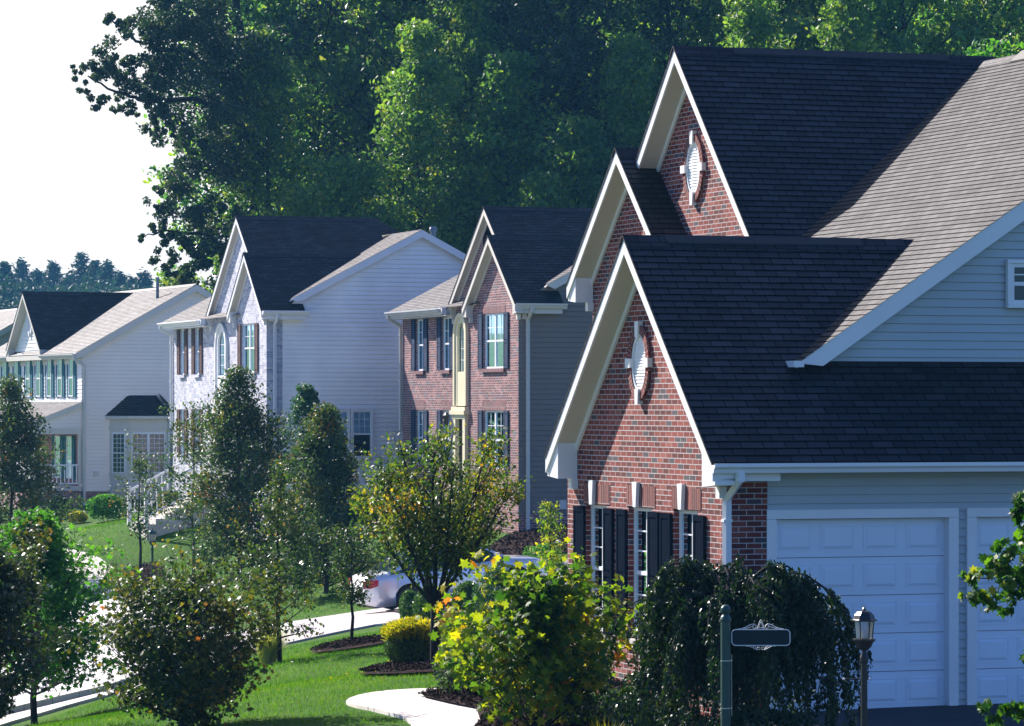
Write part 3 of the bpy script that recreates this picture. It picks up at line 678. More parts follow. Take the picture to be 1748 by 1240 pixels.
    mb.face([(wx, 14, -.3), (14, 14, -.3), (14, 14, 5.4), (wx, 14, 5.4)]); mb.face([(14, .9, -.3), (14, 14, -.3), (14, 14, 5.4), (14, .9, 5.4)])
    bx = cx - .23 + .35; yB, hB, zB, sB = 12.1, 2.28, 5.74, .90; zlb = zB - .17
    mb.face([(bx, yB - hB + .3, -.3), (bx, yB + hB - .3, -.3), (bx, yB + hB - .3, zlb + .3 * sB), (bx, yB, zlb + hB * sB), (bx, yB - hB + .3, zlb + .3 * sB)])
    for yy in (yB - hB + .3, yB + hB - .3): mb.face([(bx, yy, -.3), (wx, yy, -.3), (wx, yy, 5.8), (bx, yy, 5.8)])
    mb.build('upper_brick_wall', 'red_brick', H)
    oval_vent(H, wx, yC - .02, 7.38, .30, .41)
    gable(H, cx - .23, wx + .02, yB, hB, zB, sB, bx, ret=.34, name='small_gable_roof')
    shutter(H, ('x', bx), 13.1, 13.42, 3.9, 5.28, 'shutter_black', c=.005)
    window(H, ('x', bx), 12.2, 13.05, 3.9, 5.28, c=.03, d=.05)
    so = MB(); pb(so, ('x', bx), 12.1, 13.2, 5.32, 5.58, .002, .007); so.build('brick_lintel', 'soldier_brick', H)
    # foundation slab
    mb = MB(); mb.box(.05, 13.9, .06, 5.5, -.5, -.02); mb.box(3.8, 13.9, 5.5, 13.9, -.5, -.02); mb.build('foundation', 'concrete', H)
    return H
near_house()

# ------------------------------------------------------------------ the two tall neighbours share one plan
def tall_house(px, Y, ang, label, G1, G2, W, depth, brick, side, trim, shut, arch, wins, stair, brick_return, ridge, name, big, soldier, zsh):
    p = at(px, 690, Y); H = empty(name, (p.x, p.y, 0), R(ang), label, 'house')
    y1, h1, z1, s1 = G1; y2, h2, z2, s2 = G2
    wx = .2; w1 = y1 + h1 - .28; w2 = y2 + h2 - .3
    b0, b1 = big
    hi = (4.78, 6.30); lo = (2.0, 3.62)
    holesA = [(b0, b1, *hi), (b0, b1, *lo)]
    mb = MB(); P0 = ('x', 0.0); P2 = ('x', wx)
    wall_holes(mb, P0, 0, w1, -1.2, 6.34, holesA, .12)
    mb.face([(0, 0, 6.34), (0, w1, 6.34), (0, w1, z1 - .16 + (y1 + h1 - w1) * s1), (0, y1, z1 - .16 + h1 * s1), (0, 0, z1 - .16 + (0 - y1 + h1) * s1)])
    a0, a1 = arch
    hB = [(a, b, *hi) for a, b in wins] + [(a, b, *lo) for a, b in wins]
    wall_holes(mb, P2, w1 - .3, W, -1.2, 6.36, hB + [(a0 + .14, a1, 0, 6.2)], .12)
    mb.face([(wx, w1 - .3, 6.36), (wx, w2, 6.36), (wx, w2, z2 - .16 + (y2 + h2 - w2) * s2), (wx, y2, z2 - .16 + h2 * s2), (wx, w1 - .3, z2 - .16 + (h2 - abs(w1 - .3 - y2)) * s2)])
    mb.face([(0, w1, -1.2), (wx, w1, -1.2), (wx, w1, 6.6), (0, w1, 6.6)])
    if brick_return: mb.face([(0, 0, -1.2), (.5, 0, -1.2), (.5, 0, 6.5), (0, 0, 6.5)])
    mb.face([(wx, W, -1.2), (depth, W, -1.2), (depth, W, 6.5), (wx, W, 6.5)])
    mb.build('brick_wall', brick, H)
    fb = MB(); fb.face([(0 if not brick_return else .5, -.01, -1.2), (depth, -.01, -1.2), (depth, -.01, .85), (0 if not brick_return else .5, -.01, .85)]); fb.build('brick_foundation', brick, H)
    gable(H, -.25, 4.2, y1, h1, z1, s1, 0, trim=trim, shing='shingle_shaded', ret=.30, name='small_gable_roof', cut=1.15)
    hip = ridge
    gable(H, 0.0, hip, y2, h2, z2, s2, wx, trim=trim, shing='shingle_shaded', ret=.32, name='tall_gable_roof', cut=1.1)
    if hip > 4.3:
        zp = z2 + h2 * s2; hb = MB(); e_ = .68; laps(hb, [(hip, y2 - e_, zp - e_ * s2), (hip + .75, y2 - e_, zp - e_ * s2), (hip, y2, zp)], SH, .009, (0, -1, 1)); laps(hb, [(hip + .75, y2 - e_, zp - e_ * s2), (hip + .75, y2 + e_, zp - e_ * s2), (hip, y2, zp)], SH, .009, (1, 0, 1)); hb.build('hip_roof', 'shingle_shaded', H)
    # main roof
    xr_, zr_ = .83, 7.07; sm = .52; xR = 4.93; M = lambda x: zr_ + sm * (x - xr_)
    mb = MB(); v0 = Vector((0, 0, M(0))).dot(Vector((1, 0, sm)).normalized())
    laps(mb, [(-.15, y1 + h1 * .6, M(-.15)), (xR, y1 + h1 * .6, M(xR)), (xR, W + .3, M(xR)), (-.15, W + .3, M(-.15))], SH, .009, (-1, 0, 1), v0=v0)
    laps(mb, [(.80, -.2, M(.80)), (xR, -.2, M(xR)), (xR, y1 + h1 * .6, M(xR)), (.80, y1 + h1 * .6, M(.80))], SH, .009, (-1, 0, 1), v0=v0)
    laps(mb, [(xR, -.2, M(xR)), (9.3, -.2, M(xR) - (9.3 - xR) * sm), (9.3, W + .3, M(xR) - (9.3 - xR) * sm), (xR, W + .3, M(xR))], SH, .009, (1, 0, 1))
    o = mb.build('main_roof', 'shingle_sunlit', H)
    t = MB()
    t.prism([(.72, -.19, M(.72)), (xR, -.19, M(xR) - .01), (xR, -.19, M(xR) - .24), (.98, -.19, M(.98) - .24)], (0, .03, 0))
    t.prism([(xR, -.19, M(xR) - .01), (9.3, -.19, M(xR) - (9.3 - xR) * sm - .01), (9.3, -.19, M(xR) - (9.3 - xR) * sm - .24), (xR, -.19, M(xR) - .24)], (0, .03, 0))
    t.prism([(.72, -.155, M(.72) - .04), (xR, -.155, M(xR) - .04), (xR, -.155, M(xR) - .07), (.72, -.155, M(.72) - .07)], (0, .15, 0))
    t.build('rake_trim', trim, o)
    t = MB(); t.box(-.22, 1.28, -.34, -.312, z1 - .16, z1 - .02); t.box(-.05, 1.15, -.31, -.005, z1 - .28, z1 - .165); t.build('eave_fascia', trim, H)
    t = MB(); t.box(-.16, -.13, w2 + .2, W + .25, M(-.15) - .20, M(-.15) - .02); t.box(-.128, wx - .003, w2, W + .22, M(-.15) - .24, M(-.15) - .21)
    t.box(wx - .05, wx - .004, w2, W, 6.36, M(-.15) - .242); t.build('street_fascia', trim, H)
    gutter(H, (-.16, w2 + .35, M(-.15) - .01), (-.16, W + .35, M(-.15) - .01), mat='gutter_grey' if trim != 'white_trim' else 'white_trim', out=(-1, 0, 0))
    gutter(H, (-.22, -.34, z1 - .01), (1.25, -.34, z1 - .01), mat=trim)
    downspout(H, (.25, -.4, z1 - .12), (.25, -.06), .05, trim)
    downspout(H, (-.2, W + .2, M(-.15) - .1), (wx - .05, W + .06), 3, trim)
    # side gable wall
    x0 = .5 if brick_return else .0
    side_wall(H, [(x0, 0, .85), (8.9, 0, .85), (8.9, 0, M(xR) - (8.9 - xR) * sm - .03), (xR, 0, M(xR) - .03), (1.0, 0, M(1.0) - .03), (x0, 0, 6.5)], side)
    # windows, shutters, sills and lintels
    for (u0, u1) in (hi, lo):
        window(H, P0, b0, b1, u0, u1, c=-.04, d=.06, nx=2, nz=2, mull=True)
        shutter(H, P0, b0 - .42, b0 - .06, u0, u1, shut, c=.004); shutter(H, P0, b1 + .06, b1 + .42, u0, u1, shut, c=.004)
        s_ = MB(); pb(s_, P0, b0 - .12, b1 + .12, u0 - .10, u0 - .003, -.02, .07); s_.build('window_sill', soldier, H)
        s_ = MB(); pb(s_, P0, b0 - .15, b1 + .15, u1 + .004, u1 + .26, .002, .007); s_.build('brick_lintel', soldier, H)
        for a, b in wins:
            window(H, P2, a, b, u0, u1, c=-.04, d=.06, nx=2, nz=2)
            shutter(H, P2, a - .40, a - .05, u0, u1, shut, c=.004); shutter(H, P2, b + .05, b + .40, u0, u1, shut, c=.004)
            s_ = MB(); pb(s_, P2, a - .10, b + .10, u0 - .10, u0 - .003, -.02, .07); s_.build('window_sill', soldier, H)
            if u0 < 3:
                s_ = MB(); pb(s_, P2, a - .1, b + .1, u1 + .004, u1 + .26, .002, .007); s_.build('brick_lintel', soldier, H)
    # tall arched stair window over the entrance: bands of trim following the arch
    am = (a0 + a1) / 2; ra = (a1 - a0) / 2; zsp = 6.30 - ra * .9; t = MB(); gls = MB(); n = 14
    for (ro, ri, c0, c1) in ((ra + .04, ra - .08, .0, .09), (ra - .082, ra - .24, -.03, .05)):
        for s in (-1, 1): t.box(wx - c1, wx - c0, min(am + s * ri, am + s * ro), max(am + s * ri, am + s * ro), 3.75, zsp)
        for k in range(n):
            q0 = math.pi * k / n; q1 = math.pi * (k + 1) / n
            t.prism([(wx - c1, am + ri * math.cos(q0), zsp + ri * math.sin(q0)), (wx - c1, am + ro * math.cos(q0), zsp + ro * math.sin(q0)),
                     (wx - c1, am + ro * math.cos(q1), zsp + ro * math.sin(q1)), (wx - c1, am + ri * math.cos(q1), zsp + ri * math.sin(q1))], (c1 - c0, 0, 0))
    rg = ra - .24
    t.box(wx - .04, wx + .03, am - rg, am + rg, 3.75, 4.72)
    t.box(wx - .17, wx + .02, a0 - .12, a1 + .12, 3.50, 3.62); t.box(wx - .13, wx + .02, a0 - .08, a1 + .08, 3.62, 3.72); t.box(wx - .11, wx + .02, a0 - .04, a1 + .04, 3.38, 3.50)
    for s in (0, 1):
        y_ = a0 if s == 0 else a1 - .22
        t.box(wx - .10, wx + .02, y_, y_ + .22, .4, 3.38)
    t.build('entrance_surround', 'cream_trim' if trim == 'tan_trim' else 'white_trim', H)
    aw = MB()
    for k in range(1, 3): yy = am - rg + 2 * rg * k / 3; aw.box(wx + .02, wx + .035, yy - .01, yy + .01, 4.72, zsp + rg * .8)
    for z in np.arange(5.05, 6.1, .33): aw.box(wx + .02, wx + .035, am - rg, am + rg, z - .01, z + .01)
    ow = aw.build('arched_window', trim, H)
    gls.face([(wx + .045, am - rg, 4.72), (wx + .045, am + rg, 4.72)] + [(wx + .045, am + rg * math.cos(math.pi * k / n), zsp + rg * math.sin(math.pi * k / n)) for k in range(n + 1)])
    gls.build('pane', 'glass', ow)
    gb = MB(); gb.face([(wx + .11, am - rg, 4.7), (wx + .11, am + rg, 4.7), (wx + .11, am + rg, 6.4), (wx + .11, am - rg, 6.4)]); gb.build('curtain', 'screen', ow)
    d = MB(); d.box(wx + .04, wx + .08, a0 + .22, a1 - .22, .55, 3.38); d.build('front_door', 'door_dark', H)
    ln = MB(); ln.lathe([(0, .30), (.02, .26), (.10, .18), (.11, .16), (.085, .15), (.065, -.12), (.03, -.15), (0, -.2)], (wx - .2, a1 + .30, 3.3), 6, True); ln.box(wx - .2, wx, a1 + .28, a1 + .32, 3.02, 3.05); ln.build('wall_lantern', 'black_iron', H)
    return H
H2 = tall_house(885, 98, 18.9, 'red-brown brick house with cream arched entrance and dark grey side wall', (1.9, 2.3, 6.52, .83), (3.0, 3.35, 6.53, .82), 11.2, 9, 'brown_brick', 'siding_grey', 'tan_trim', 'shutter_navy',
           (4.95, 6.05), [(9.1, 9.85), (6.62, 7.35)], True, False, 4.2, 'brick_house', (1.2, 2.95), 'brown_soldier', 0)
H3 = tall_house(455, 111, 18.9, 'pale whitewashed brick house with brown shutters and white side siding', (1.85, 2.1, 6.66, .87), (3.77, 3.94, 6.62, .79), 12.95, 9, 'white_brick', 'siding_white', 'white_trim', 'shutter_brown',
           (5.5, 6.9), [(11.25, 11.85), (9.2, 9.8)], True, True, 4.6, 'brick_house', (1.35, 2.95), 'white_brick', 0)
def side_window_pair(H, x0, x1, z0, z1):
    for a, b in ((x0, (x0 + x1) / 2 - .06), ((x0 + x1) / 2 + .06, x1)):
        window(H, ('y', 0), a, b, z0, z1, c=.085, d=.055, nx=3, nz=3, casing=.05, cur='curtain')
side_window_pair(H3, 1.95, 3.33, 2.15, 3.6)
v = MB(); v.lathe([(.09, -.6), (.09, .28), (.13, .28), (.13, .36), (.11, .40), (.11, .44), (0, .44)], (6.3, 3.0, 9.03), 14); v.build('roof_vent_pipe', 'metal_vent', H3)
st = MB()
for i in range(7): st.box(-2.6 + i * .3, -2.3 + i * .3, 4.9, 7.4, -.6, .0 + i * .17)
st.box(-.5, .2, 4.9, 7.4, -.6, 1.07); st.build('entry_steps', 'stone', H3)
for yy in (4.95, 7.35):
    rl = MB()
    rl.tube([(-2.6, yy, 1.0), (-.5, yy, 2.07), (.15, yy, 2.07)], .04, 6); rl.tube([(-2.6, yy, .25), (-.5, yy, 1.25), (.15, yy, 1.25)], .03, 6)
    for i in range(16):
        x = -2.6 + i * .18; f_ = min(1, (x + 2.6) / 2.1); rl.box(x - .018, x + .018, yy - .018, yy + .018, -.22 + .45 + f_ * 1.0, .99 + f_ * 1.07)
    for x, f_ in ((-2.6, 0), (-.5, 1)): rl.box(x - .06, x + .06, yy - .06, yy + .06, -.1 + f_, 1.15 + f_ * 1.07)
    rl.build('stair_railing', 'white_trim', H3)
mt = MB(); mt.box(1.15, 1.35, -.09, -.02, .95, 1.2); mt.build('meter_box', 'tan_trim', H2)
vp = MB(); vp.tube([(1.9, -.05, .8), (1.9, -.05, 1.25), (1.75, -.05, 1.25)], .03, 8); vp.build('vent_pipe', 'black_iron', H2)

# ------------------------------------------------------------------ cream house with porch and bay window, and the tan one beyond it
def porch_house(px, Y, ang, label, siding, porch, full, name='porch_house'):
    p = at(px, 690, Y); H = empty(name, (p.x, p.y, 0), R(ang), label, 'house'); W = 14.5; ze = 5.86; sl = .56; xR = 4.36
    M = lambda x: ze + sl * x
    side_wall(H, [(0, 0, .55), (9, 0, .55), (9, 0, M(xR) - (9 - xR) * sl - .1), (xR, 0, M(xR) - .03), (0, 0, ze - .05)], siding)
    side_wall(H, [(0, 0, 0), (0, W, 0), (0, W, 5.75), (0, 0, 5.75)], 'siding_white', n=(-1, 0, 0), name='street_wall')
    mb = MB(); mb.box(.02, 8.9, .02, W, -1, .55); mb.build('brick_foundation', 'brown_brick', H)
    mb = MB()
    laps(mb, [(-.3, -.25, M(-.3)), (xR, -.25, M(xR)), (xR, W, M(xR)), (-.3, W, M(-.3))], SH, .009, (-1, 0, 1))
    laps(mb, [(xR, -.25, M(xR)), (9.2, -.25, M(xR) - (9.2 - xR) * sl), (9.2, W, M(xR) - (9.2 - xR) * sl), (xR, W, M(xR))], SH, .009, (1, 0, 1))
    o = mb.build('main_roof', 'shingle_sunlit', H)
    t = MB(); t.prism([(-.3, -.24, M(-.3)), (xR, -.24, M(xR) - .01), (xR, -.24, M(xR) - .26), (.05, -.24, M(.05) - .30), (-.3, -.24, M(-.3) - .22)], (0, .23, 0))
    t.prism([(xR, -.24, M(xR) - .01), (9.2, -.24, M(xR) - (9.2 - xR) * sl - .01), (9.2, -.24, M(xR) - (9.2 - xR) * sl - .26), (xR, -.24, M(xR) - .26)], (0, .23, 0))
    t.build('rake_trim', 'tan_trim', o)
    rc = MB(); rc.prism([(xR - .17, -.25, M(xR) - .08), (xR, -.25, M(xR) + .03), (xR + .17, -.25, M(xR) - .08), (xR + .17, -.25, M(xR) - .1), (xR, -.25, M(xR) + .005), (xR - .17, -.25, M(xR) - .1)], (0, W, 0)); rc.build('ridge_cap', 'shingle', o)
    t = MB(); t.box(-.32, -.29, -.24, W, M(-.3) - .2, M(-.3) - .02); t.box(-.288, -.004, -.2, W, M(-.3) - .2, M(-.3) - .17); t.box(-.05, -.004, 0, W, M(-.3) - .40, M(-.3) - .203); t.build('street_fascia', 'tan_trim', H)
    gutter(H, (-.32, -.25, M(-.3) - .01), (-.32, 4.8, M(-.3) - .01), mat='gutter_grey', out=(-1, 0, 0)); gutter(H, (-.32, 10.3, M(-.3) - .01), (-.32, W, M(-.3) - .01), mat='gutter_grey', out=(-1, 0, 0))
    downspout(H, (-.36, -.2, M(-.3) - .12), (.06, -.09), -.2, 'tan_trim')
    yc, half, s = 7.55, 2.65, .85
    gable(H, -.35, 4.6, yc, half, 5.93, s, 0, trim='tan_trim', soffit='tan_trim', shing='shingle_shaded', ret=.3, name='front_gable_roof')
    side_wall(H, [(-.005, yc - half + .25, 5.75), (-.005, yc + half - .25, 5.75), (-.005, yc + half - .25, 5.96), (-.005, yc, 5.78 + half * s), (-.005, yc - half + .25, 5.96)], 'siding_white', n=(-1, 0, 0), name='gable_siding')
    oval_vent(H, -.02, yc, 6.95, .28, .36, 'white_trim')
    cn = MB()
    for yy in (5.3, 8.5):
        cn.box(-.12, -.02, yy - .3, yy + .3, 5.66, 5.74); cn.box(-.2, -.02, yy - .38, yy + .38, 5.741, 5.80)
    cn.build('window_crown', 'white_trim', H)
    P = ('x', 0.0)
    for y in (1.0, 2.62, 4.2, 5.85, 7.45, 9.3, 11.2, 12.9):
        window(H, P, y + .05, y + .67, 4.08, 5.50, c=.072, d=.045, nx=2, nz=2); shutter(H, P, y - .28, y + .01, 4.04, 5.52, 'shutter_teal', c=.02); shutter(H, P, y + .71, y + 1.0, 4.04, 5.52, 'shutter_teal', c=.004)
    bb = MB(); bb.box(-.03, .0, 0, W, 3.75, 3.95); bb.build('band_board', 'white_trim', H)
    if not full: return H
    # bay window with a dark hip roof on the side wall
    x0, x1, d = 1.05, 3.6, .75
    bp = [(x0, 0), (x0 + .55, -d), (x1 - .55, -d), (x1, 0)]
    b = MB(); b.prism([(x, y - .0, .25) for x, y in bp], (0, 0, 3.1)); ob = b.build('bay_window', 'tan_trim', H)
    tr = MB()
    for (xa, ya), (xb, yb) in zip(bp[:-1], bp[1:]):
        dv = Vector((xb - xa, yb - ya, 0)); L = dv.length; dv /= L; nr = Vector((dv.y, -dv.x, 0)); A = Vector((xa, ya, 0))
        def Q(u, z, c): return A + dv * u + nr * c + Vector((0, 0, z))
        def B(m, u0, u1, z0, z1, c0, c1): m.prism([Q(u0, z0, c0), Q(u1, z0, c0), Q(u1, z0, c1), Q(u0, z0, c1)], (0, 0, z1 - z0))
        for z0_, z1_ in ((2.85, 3.0), (.5, .6), (1.1, 1.22)): B(tr, 0, L, z0_, z1_, .002, .03)
        wn_ = [(L * .22, L * .78)] if L < 1.2 else [(.12, L / 2 - .05), (L / 2 + .05, L - .12)]
        for u0, u1 in wn_:
            fr_ = MB(); B(fr_, u0 - .05, u1 + .05, 1.22, 1.27, .002, .05); B(fr_, u0 - .05, u1 + .05, 2.68, 2.75, .002, .05); B(fr_, u0 - .05, u0, 1.27, 2.68, .002, .05); B(fr_, u1, u1 + .05, 1.27, 2.68, .002, .05); B(fr_, u0, u1, 1.96, 2.0, .002, .045)
            ow = fr_.build('window', 'white_trim', H)
            g_ = MB(); g_.face([Q(u0, 1.27, .02), Q(u1, 1.27, .02), Q(u1, 2.68, .02), Q(u0, 2.68, .02)]); g_.build('pane', 'car_glass', ow)
            mu = MB()
            for k in (1, 2): uu = u0 + (u1 - u0) * k / 3; B(mu, uu - .008, uu + .008, 1.27, 2.68, .022, .03)
            for z in (1.45, 1.62, 1.79, 2.17, 2.34, 2.51): B(mu, u0, u1, z - .008, z + .008, .022, .031)
            mu.build('muntin_grid', 'white_trim', ow)
    tr.build('bay_trim', 'tan_trim', ob)
    e = .18; ep = [(x0 - e, 0), (x0 + .55 - e * .6, -d - e), (x1 - .55 + e * .6, -d - e), (x1 + e, 0)]; zt = 4.12; zb = 3.36
    tp = [(x0 + .55, -.02), (x0 + .75, -.06), (x1 - .75, -.06), (x1 - .55, -.02)]
    rf = MB()
    for k in range(3): laps(rf, [(*ep[k], zb), (*ep[k + 1], zb), (*tp[k + 1], zt), (*tp[k], zt)], SH, .009, (0, -1, .5) if k == 1 else ((-1, -1, 1) if k == 0 else (1, -1, 1)))
    rf.build('bay_roof', 'shingle_shaded', ob)
    ft = MB(); ft.prism([(x, y, zb - .12) for x, y in ep], (0, 0, .115)); ft.build('bay_fascia', 'tan_trim', ob)
    # front porch
    pr = MB(); pz0, pz1 = 3.15, 3.88; px0 = -1.9
    laps(pr, [(px0, -.1, pz0), (-.01, -.1, pz1), (-.01, 9, pz1), (px0, 9, pz0)], SH, .009, (-1, 0, 3)); po = pr.build('porch_roof', 'shingle_sunlit', H)
    t = MB(); t.prism([(px0, -.1, pz0), (-.01, -.1, pz1), (-.01, -.1, pz1 - .2), (px0 + .35, -.1, pz0 - .06), (px0, -.1, pz0 - .2)], (0, .08, 0)); t.box(px0, px0 + .03, -.1, 9, pz0 - .22, pz0 - .02)
    t.box(px0 + .1, -.01, -.02, .2, 2.68, 2.9); t.box(px0 + .1, px0 + .3, .2, 9, 2.68, 2.9); t.box(px0 + .1, -.02, .2, 9, 2.9, 2.93)
    t.build('porch_trim', 'tan_trim', po)
    side_wall(H, [(px0 + .25, .0, 2.9), (0, .0, 2.9), (0, .0, pz1 - .12), (px0 + .25, 0, pz0 - .02)], siding, name='porch_gable_siding')
    gutter(H, (px0, -.1, pz0 - .01), (px0, 9, pz0 - .01), mat='gutter_grey', out=(-1, 0, 0)); downspout(H, (px0 - .05, .05, pz0 - .1), (px0 + .02, .1), .5, 'tan_trim')
    c = MB()
    for yy in (.12, 4.2, 8.6): c = MB(); c.lathe([(.13, 0), (.13, .12), (.095, .16), (.085, 1.84), (.13, 1.9), (.13, 1.95)], (px0 + .2, yy, .73), 16); c.build('porch_column', 'tan_trim', H)
    c = MB(); c.box(-.14, -.02, -.01, .1, .73, 2.68); c.build('porch_post', 'tan_trim', H)
    f_ = MB(); f_.box(px0, -.02, -.02, 9, .58, .72); f_.build('porch_floor', 'concrete', H)
    f_ = MB(); f_.box(px0 + .05, -.03, 0.03, 8.9, -1.2, .578); f_.box(-.028, -.022, .1, 9, .73, 2.67); f_.build('porch_brick', 'brown_brick', H)
    r_ = MB(); n = 10
    r_.box(px0 + .3, -.1, .02, .08, 1.50, 1.56); r_.box(px0 + .3, -.1, .02, .08, .82, .87); r_.box(-.14, -.06, 0.0, .1, .73, 1.68)
    for i in range(n): x = px0 + .35 + i * (1.5 / n); r_.box(x - .016, x + .016, .035, .065, .87, 1.50)
    for i in range(60): y = .3 + i * .14; r_.box(px0 + .18, px0 + .21, y - .016, y + .016, .87, 1.5)
    r_.box(px0 + .165, px0 + .225, .2, 8.6, 1.50, 1.56); r_.build('porch_railing', 'white_trim', H)
    for y in (1.2, 2.9, 6.5):
        window(H, ('x', -.03), y, y + .75, 1.0, 2.6, c=.05, d=.045); shutter(H, ('x', -.03), y - .4, y - .04, .98, 2.6, 'shutter_teal', c=.01); shutter(H, ('x', -.03), y + .79, y + 1.15, .98, 2.6, 'shutter_teal', c=.01)
    bx = MB(); bx.box(.45, .62, -.08, -.015, 1.12, 1.3); bx.build('outlet_box', 'tan_trim', H)
    vp_ = MB(); vp_.lathe([(.06, -.5), (.06, .55), (.08, .55), (.08, .62), (0, .62)], (3.5, 2.0, 8.0), 10); vp_.build('roof_vent_pipe', 'metal_vent', H)
    return H
porch_house(140, 135, 22, 'cream sided house with teal shutters, front porch and side bay window', 'siding_cream', True, True)
porch_house(-88, 166, 22, 'tan sided house cut by the left picture edge, beyond the cream house', 'siding_tan', False, False, 'sided_house')

# ------------------------------------------------------------------ plants
LEAF = {
    'diamond': np.array([[-.5, 0, 0], [0, .34, .06], [.5, 0, -.05], [0, -.34, .06]]),
    'oval': np.array([[-.5, 0, 0], [-.15, .26, .05], [.25, .2, .03], [.5, 0, -.08], [.25, -.2, .03], [-.15, -.26, .05]]),
    'needle': np.array([[-.5, -.05, 0], [-.5, .05, 0], [.5, .03, 0], [.5, -.03, 0]]),
    'maple': np.array([[-.5, 0, 0], [-.22, .18, .03], [-.28, .42, -.03], [0, .28, .03], [.16, .5, -.06], [.2, .18, .04], [.55, 0, -.1], [.2, -.18, .04], [.16, -.5, -.06], [0, -.28, .03], [-.28, -.42, -.03], [-.22, -.18, .03]]),
}
def leaves_mesh(name, pos, axis, nrm, size, mat, parent, shape='diamond', width=1.0):
    T = LEAF[shape]; n = len(pos); k = len(T)
    a = axis / (np.linalg.norm(axis, axis=1, keepdims=True) + 1e-9)
    b = np.cross(nrm, a); b /= (np.linalg.norm(b, axis=1, keepdims=True) + 1e-9); c = np.cross(a, b)
    sz = np.asarray(size).reshape(-1, 1, 1) * np.ones((n, 1, 1))
    V = pos[:, None, :] + sz * (T[None, :, 0:1] * a[:, None] + width * T[None, :, 1:2] * b[:, None] + T[None, :, 2:3] * c[:, None])
    Fc = np.arange(n * k).reshape(n, k)
    return np_mesh(name, V.reshape(-1, 3), Fc, mat, parent)
class Tubes:
    def __init__(s): s.v = []; s.f = []; s.n = 0
    def add(s, pts, r0, r1, n=6):
        pts = np.asarray(pts, float); m = len(pts); t = np.gradient(pts, axis=0); t /= np.linalg.norm(t, axis=1, keepdims=True) + 1e-9
        ref = np.array([0.3, 0.9, 0.2]); a = np.cross(t, ref); a /= np.linalg.norm(a, axis=1, keepdims=True) + 1e-9; b = np.cross(t, a)
        r = np.linspace(r0, r1, m)[:, None, None]; th = np.arange(n) / n * 2 * np.pi
        ring = pts[:, None] + r * (np.cos(th)[None, :, None] * a[:, None] + np.sin(th)[None, :, None] * b[:, None])
        s.v.append(ring.reshape(-1, 3)); idx = np.arange(m * n).reshape(m, n) + s.n
        s.f.append(np.stack([idx[:-1], np.roll(idx[:-1], -1, 1), np.roll(idx[1:], -1, 1), idx[1:]], -1).reshape(-1, 4)); s.n += m * n
    def build(s, name, mat, parent): return np_mesh(name, np.concatenate(s.v), np.concatenate(s.f), mat, parent, smooth=True)
PROF = {
    'pear': lambda t: np.interp(t, [0, .12, .3, .5, .7, .88, 1], [.78, .96, 1.0, .84, .58, .30, .08]),
    'round': lambda t: np.sqrt(np.clip(1 - (2 * t - 1) ** 2, 0, 1)) * .92 + .08,
    'flame': lambda t: np.clip(.35 + 1.1 * t, 0, 1) * np.clip(1.25 * (1 - t), 0, 1) ** .6,
    'vase': lambda t: .35 + .65 * np.sin(np.pi * np.clip(t * .75 + .1, 0, 1)),
    'column': lambda t: .6 + .4 * np.sin(np.pi * t),
    'forest': lambda t: np.clip(.75 + .5 * t, 0, 1) * np.clip(2.2 * (1 - t), 0, 1) ** .5,
    'mound': lambda t: np.sqrt(np.clip(1 - (t * .97) ** 2.2, 0, 1)) * (.85 + .15 * np.minimum(1, t * 6)),
    'cone': lambda t: np.clip(1 - t, 0, 1) ** .9 + .05,
}
def limb(rng, p0, d, L, n=6, up=.25, wig=.12):
    pts = [np.array(p0, float)]; d = np.array(d, float); d /= np.linalg.norm(d)
    for i in range(n):
        d = d + np.array([0, 0, up / n]) + rng.normal(0, wig, 3) / np.sqrt(n); d /= np.linalg.norm(d)
        pts.append(pts[-1] + d * L / n)
    return np.array(pts)
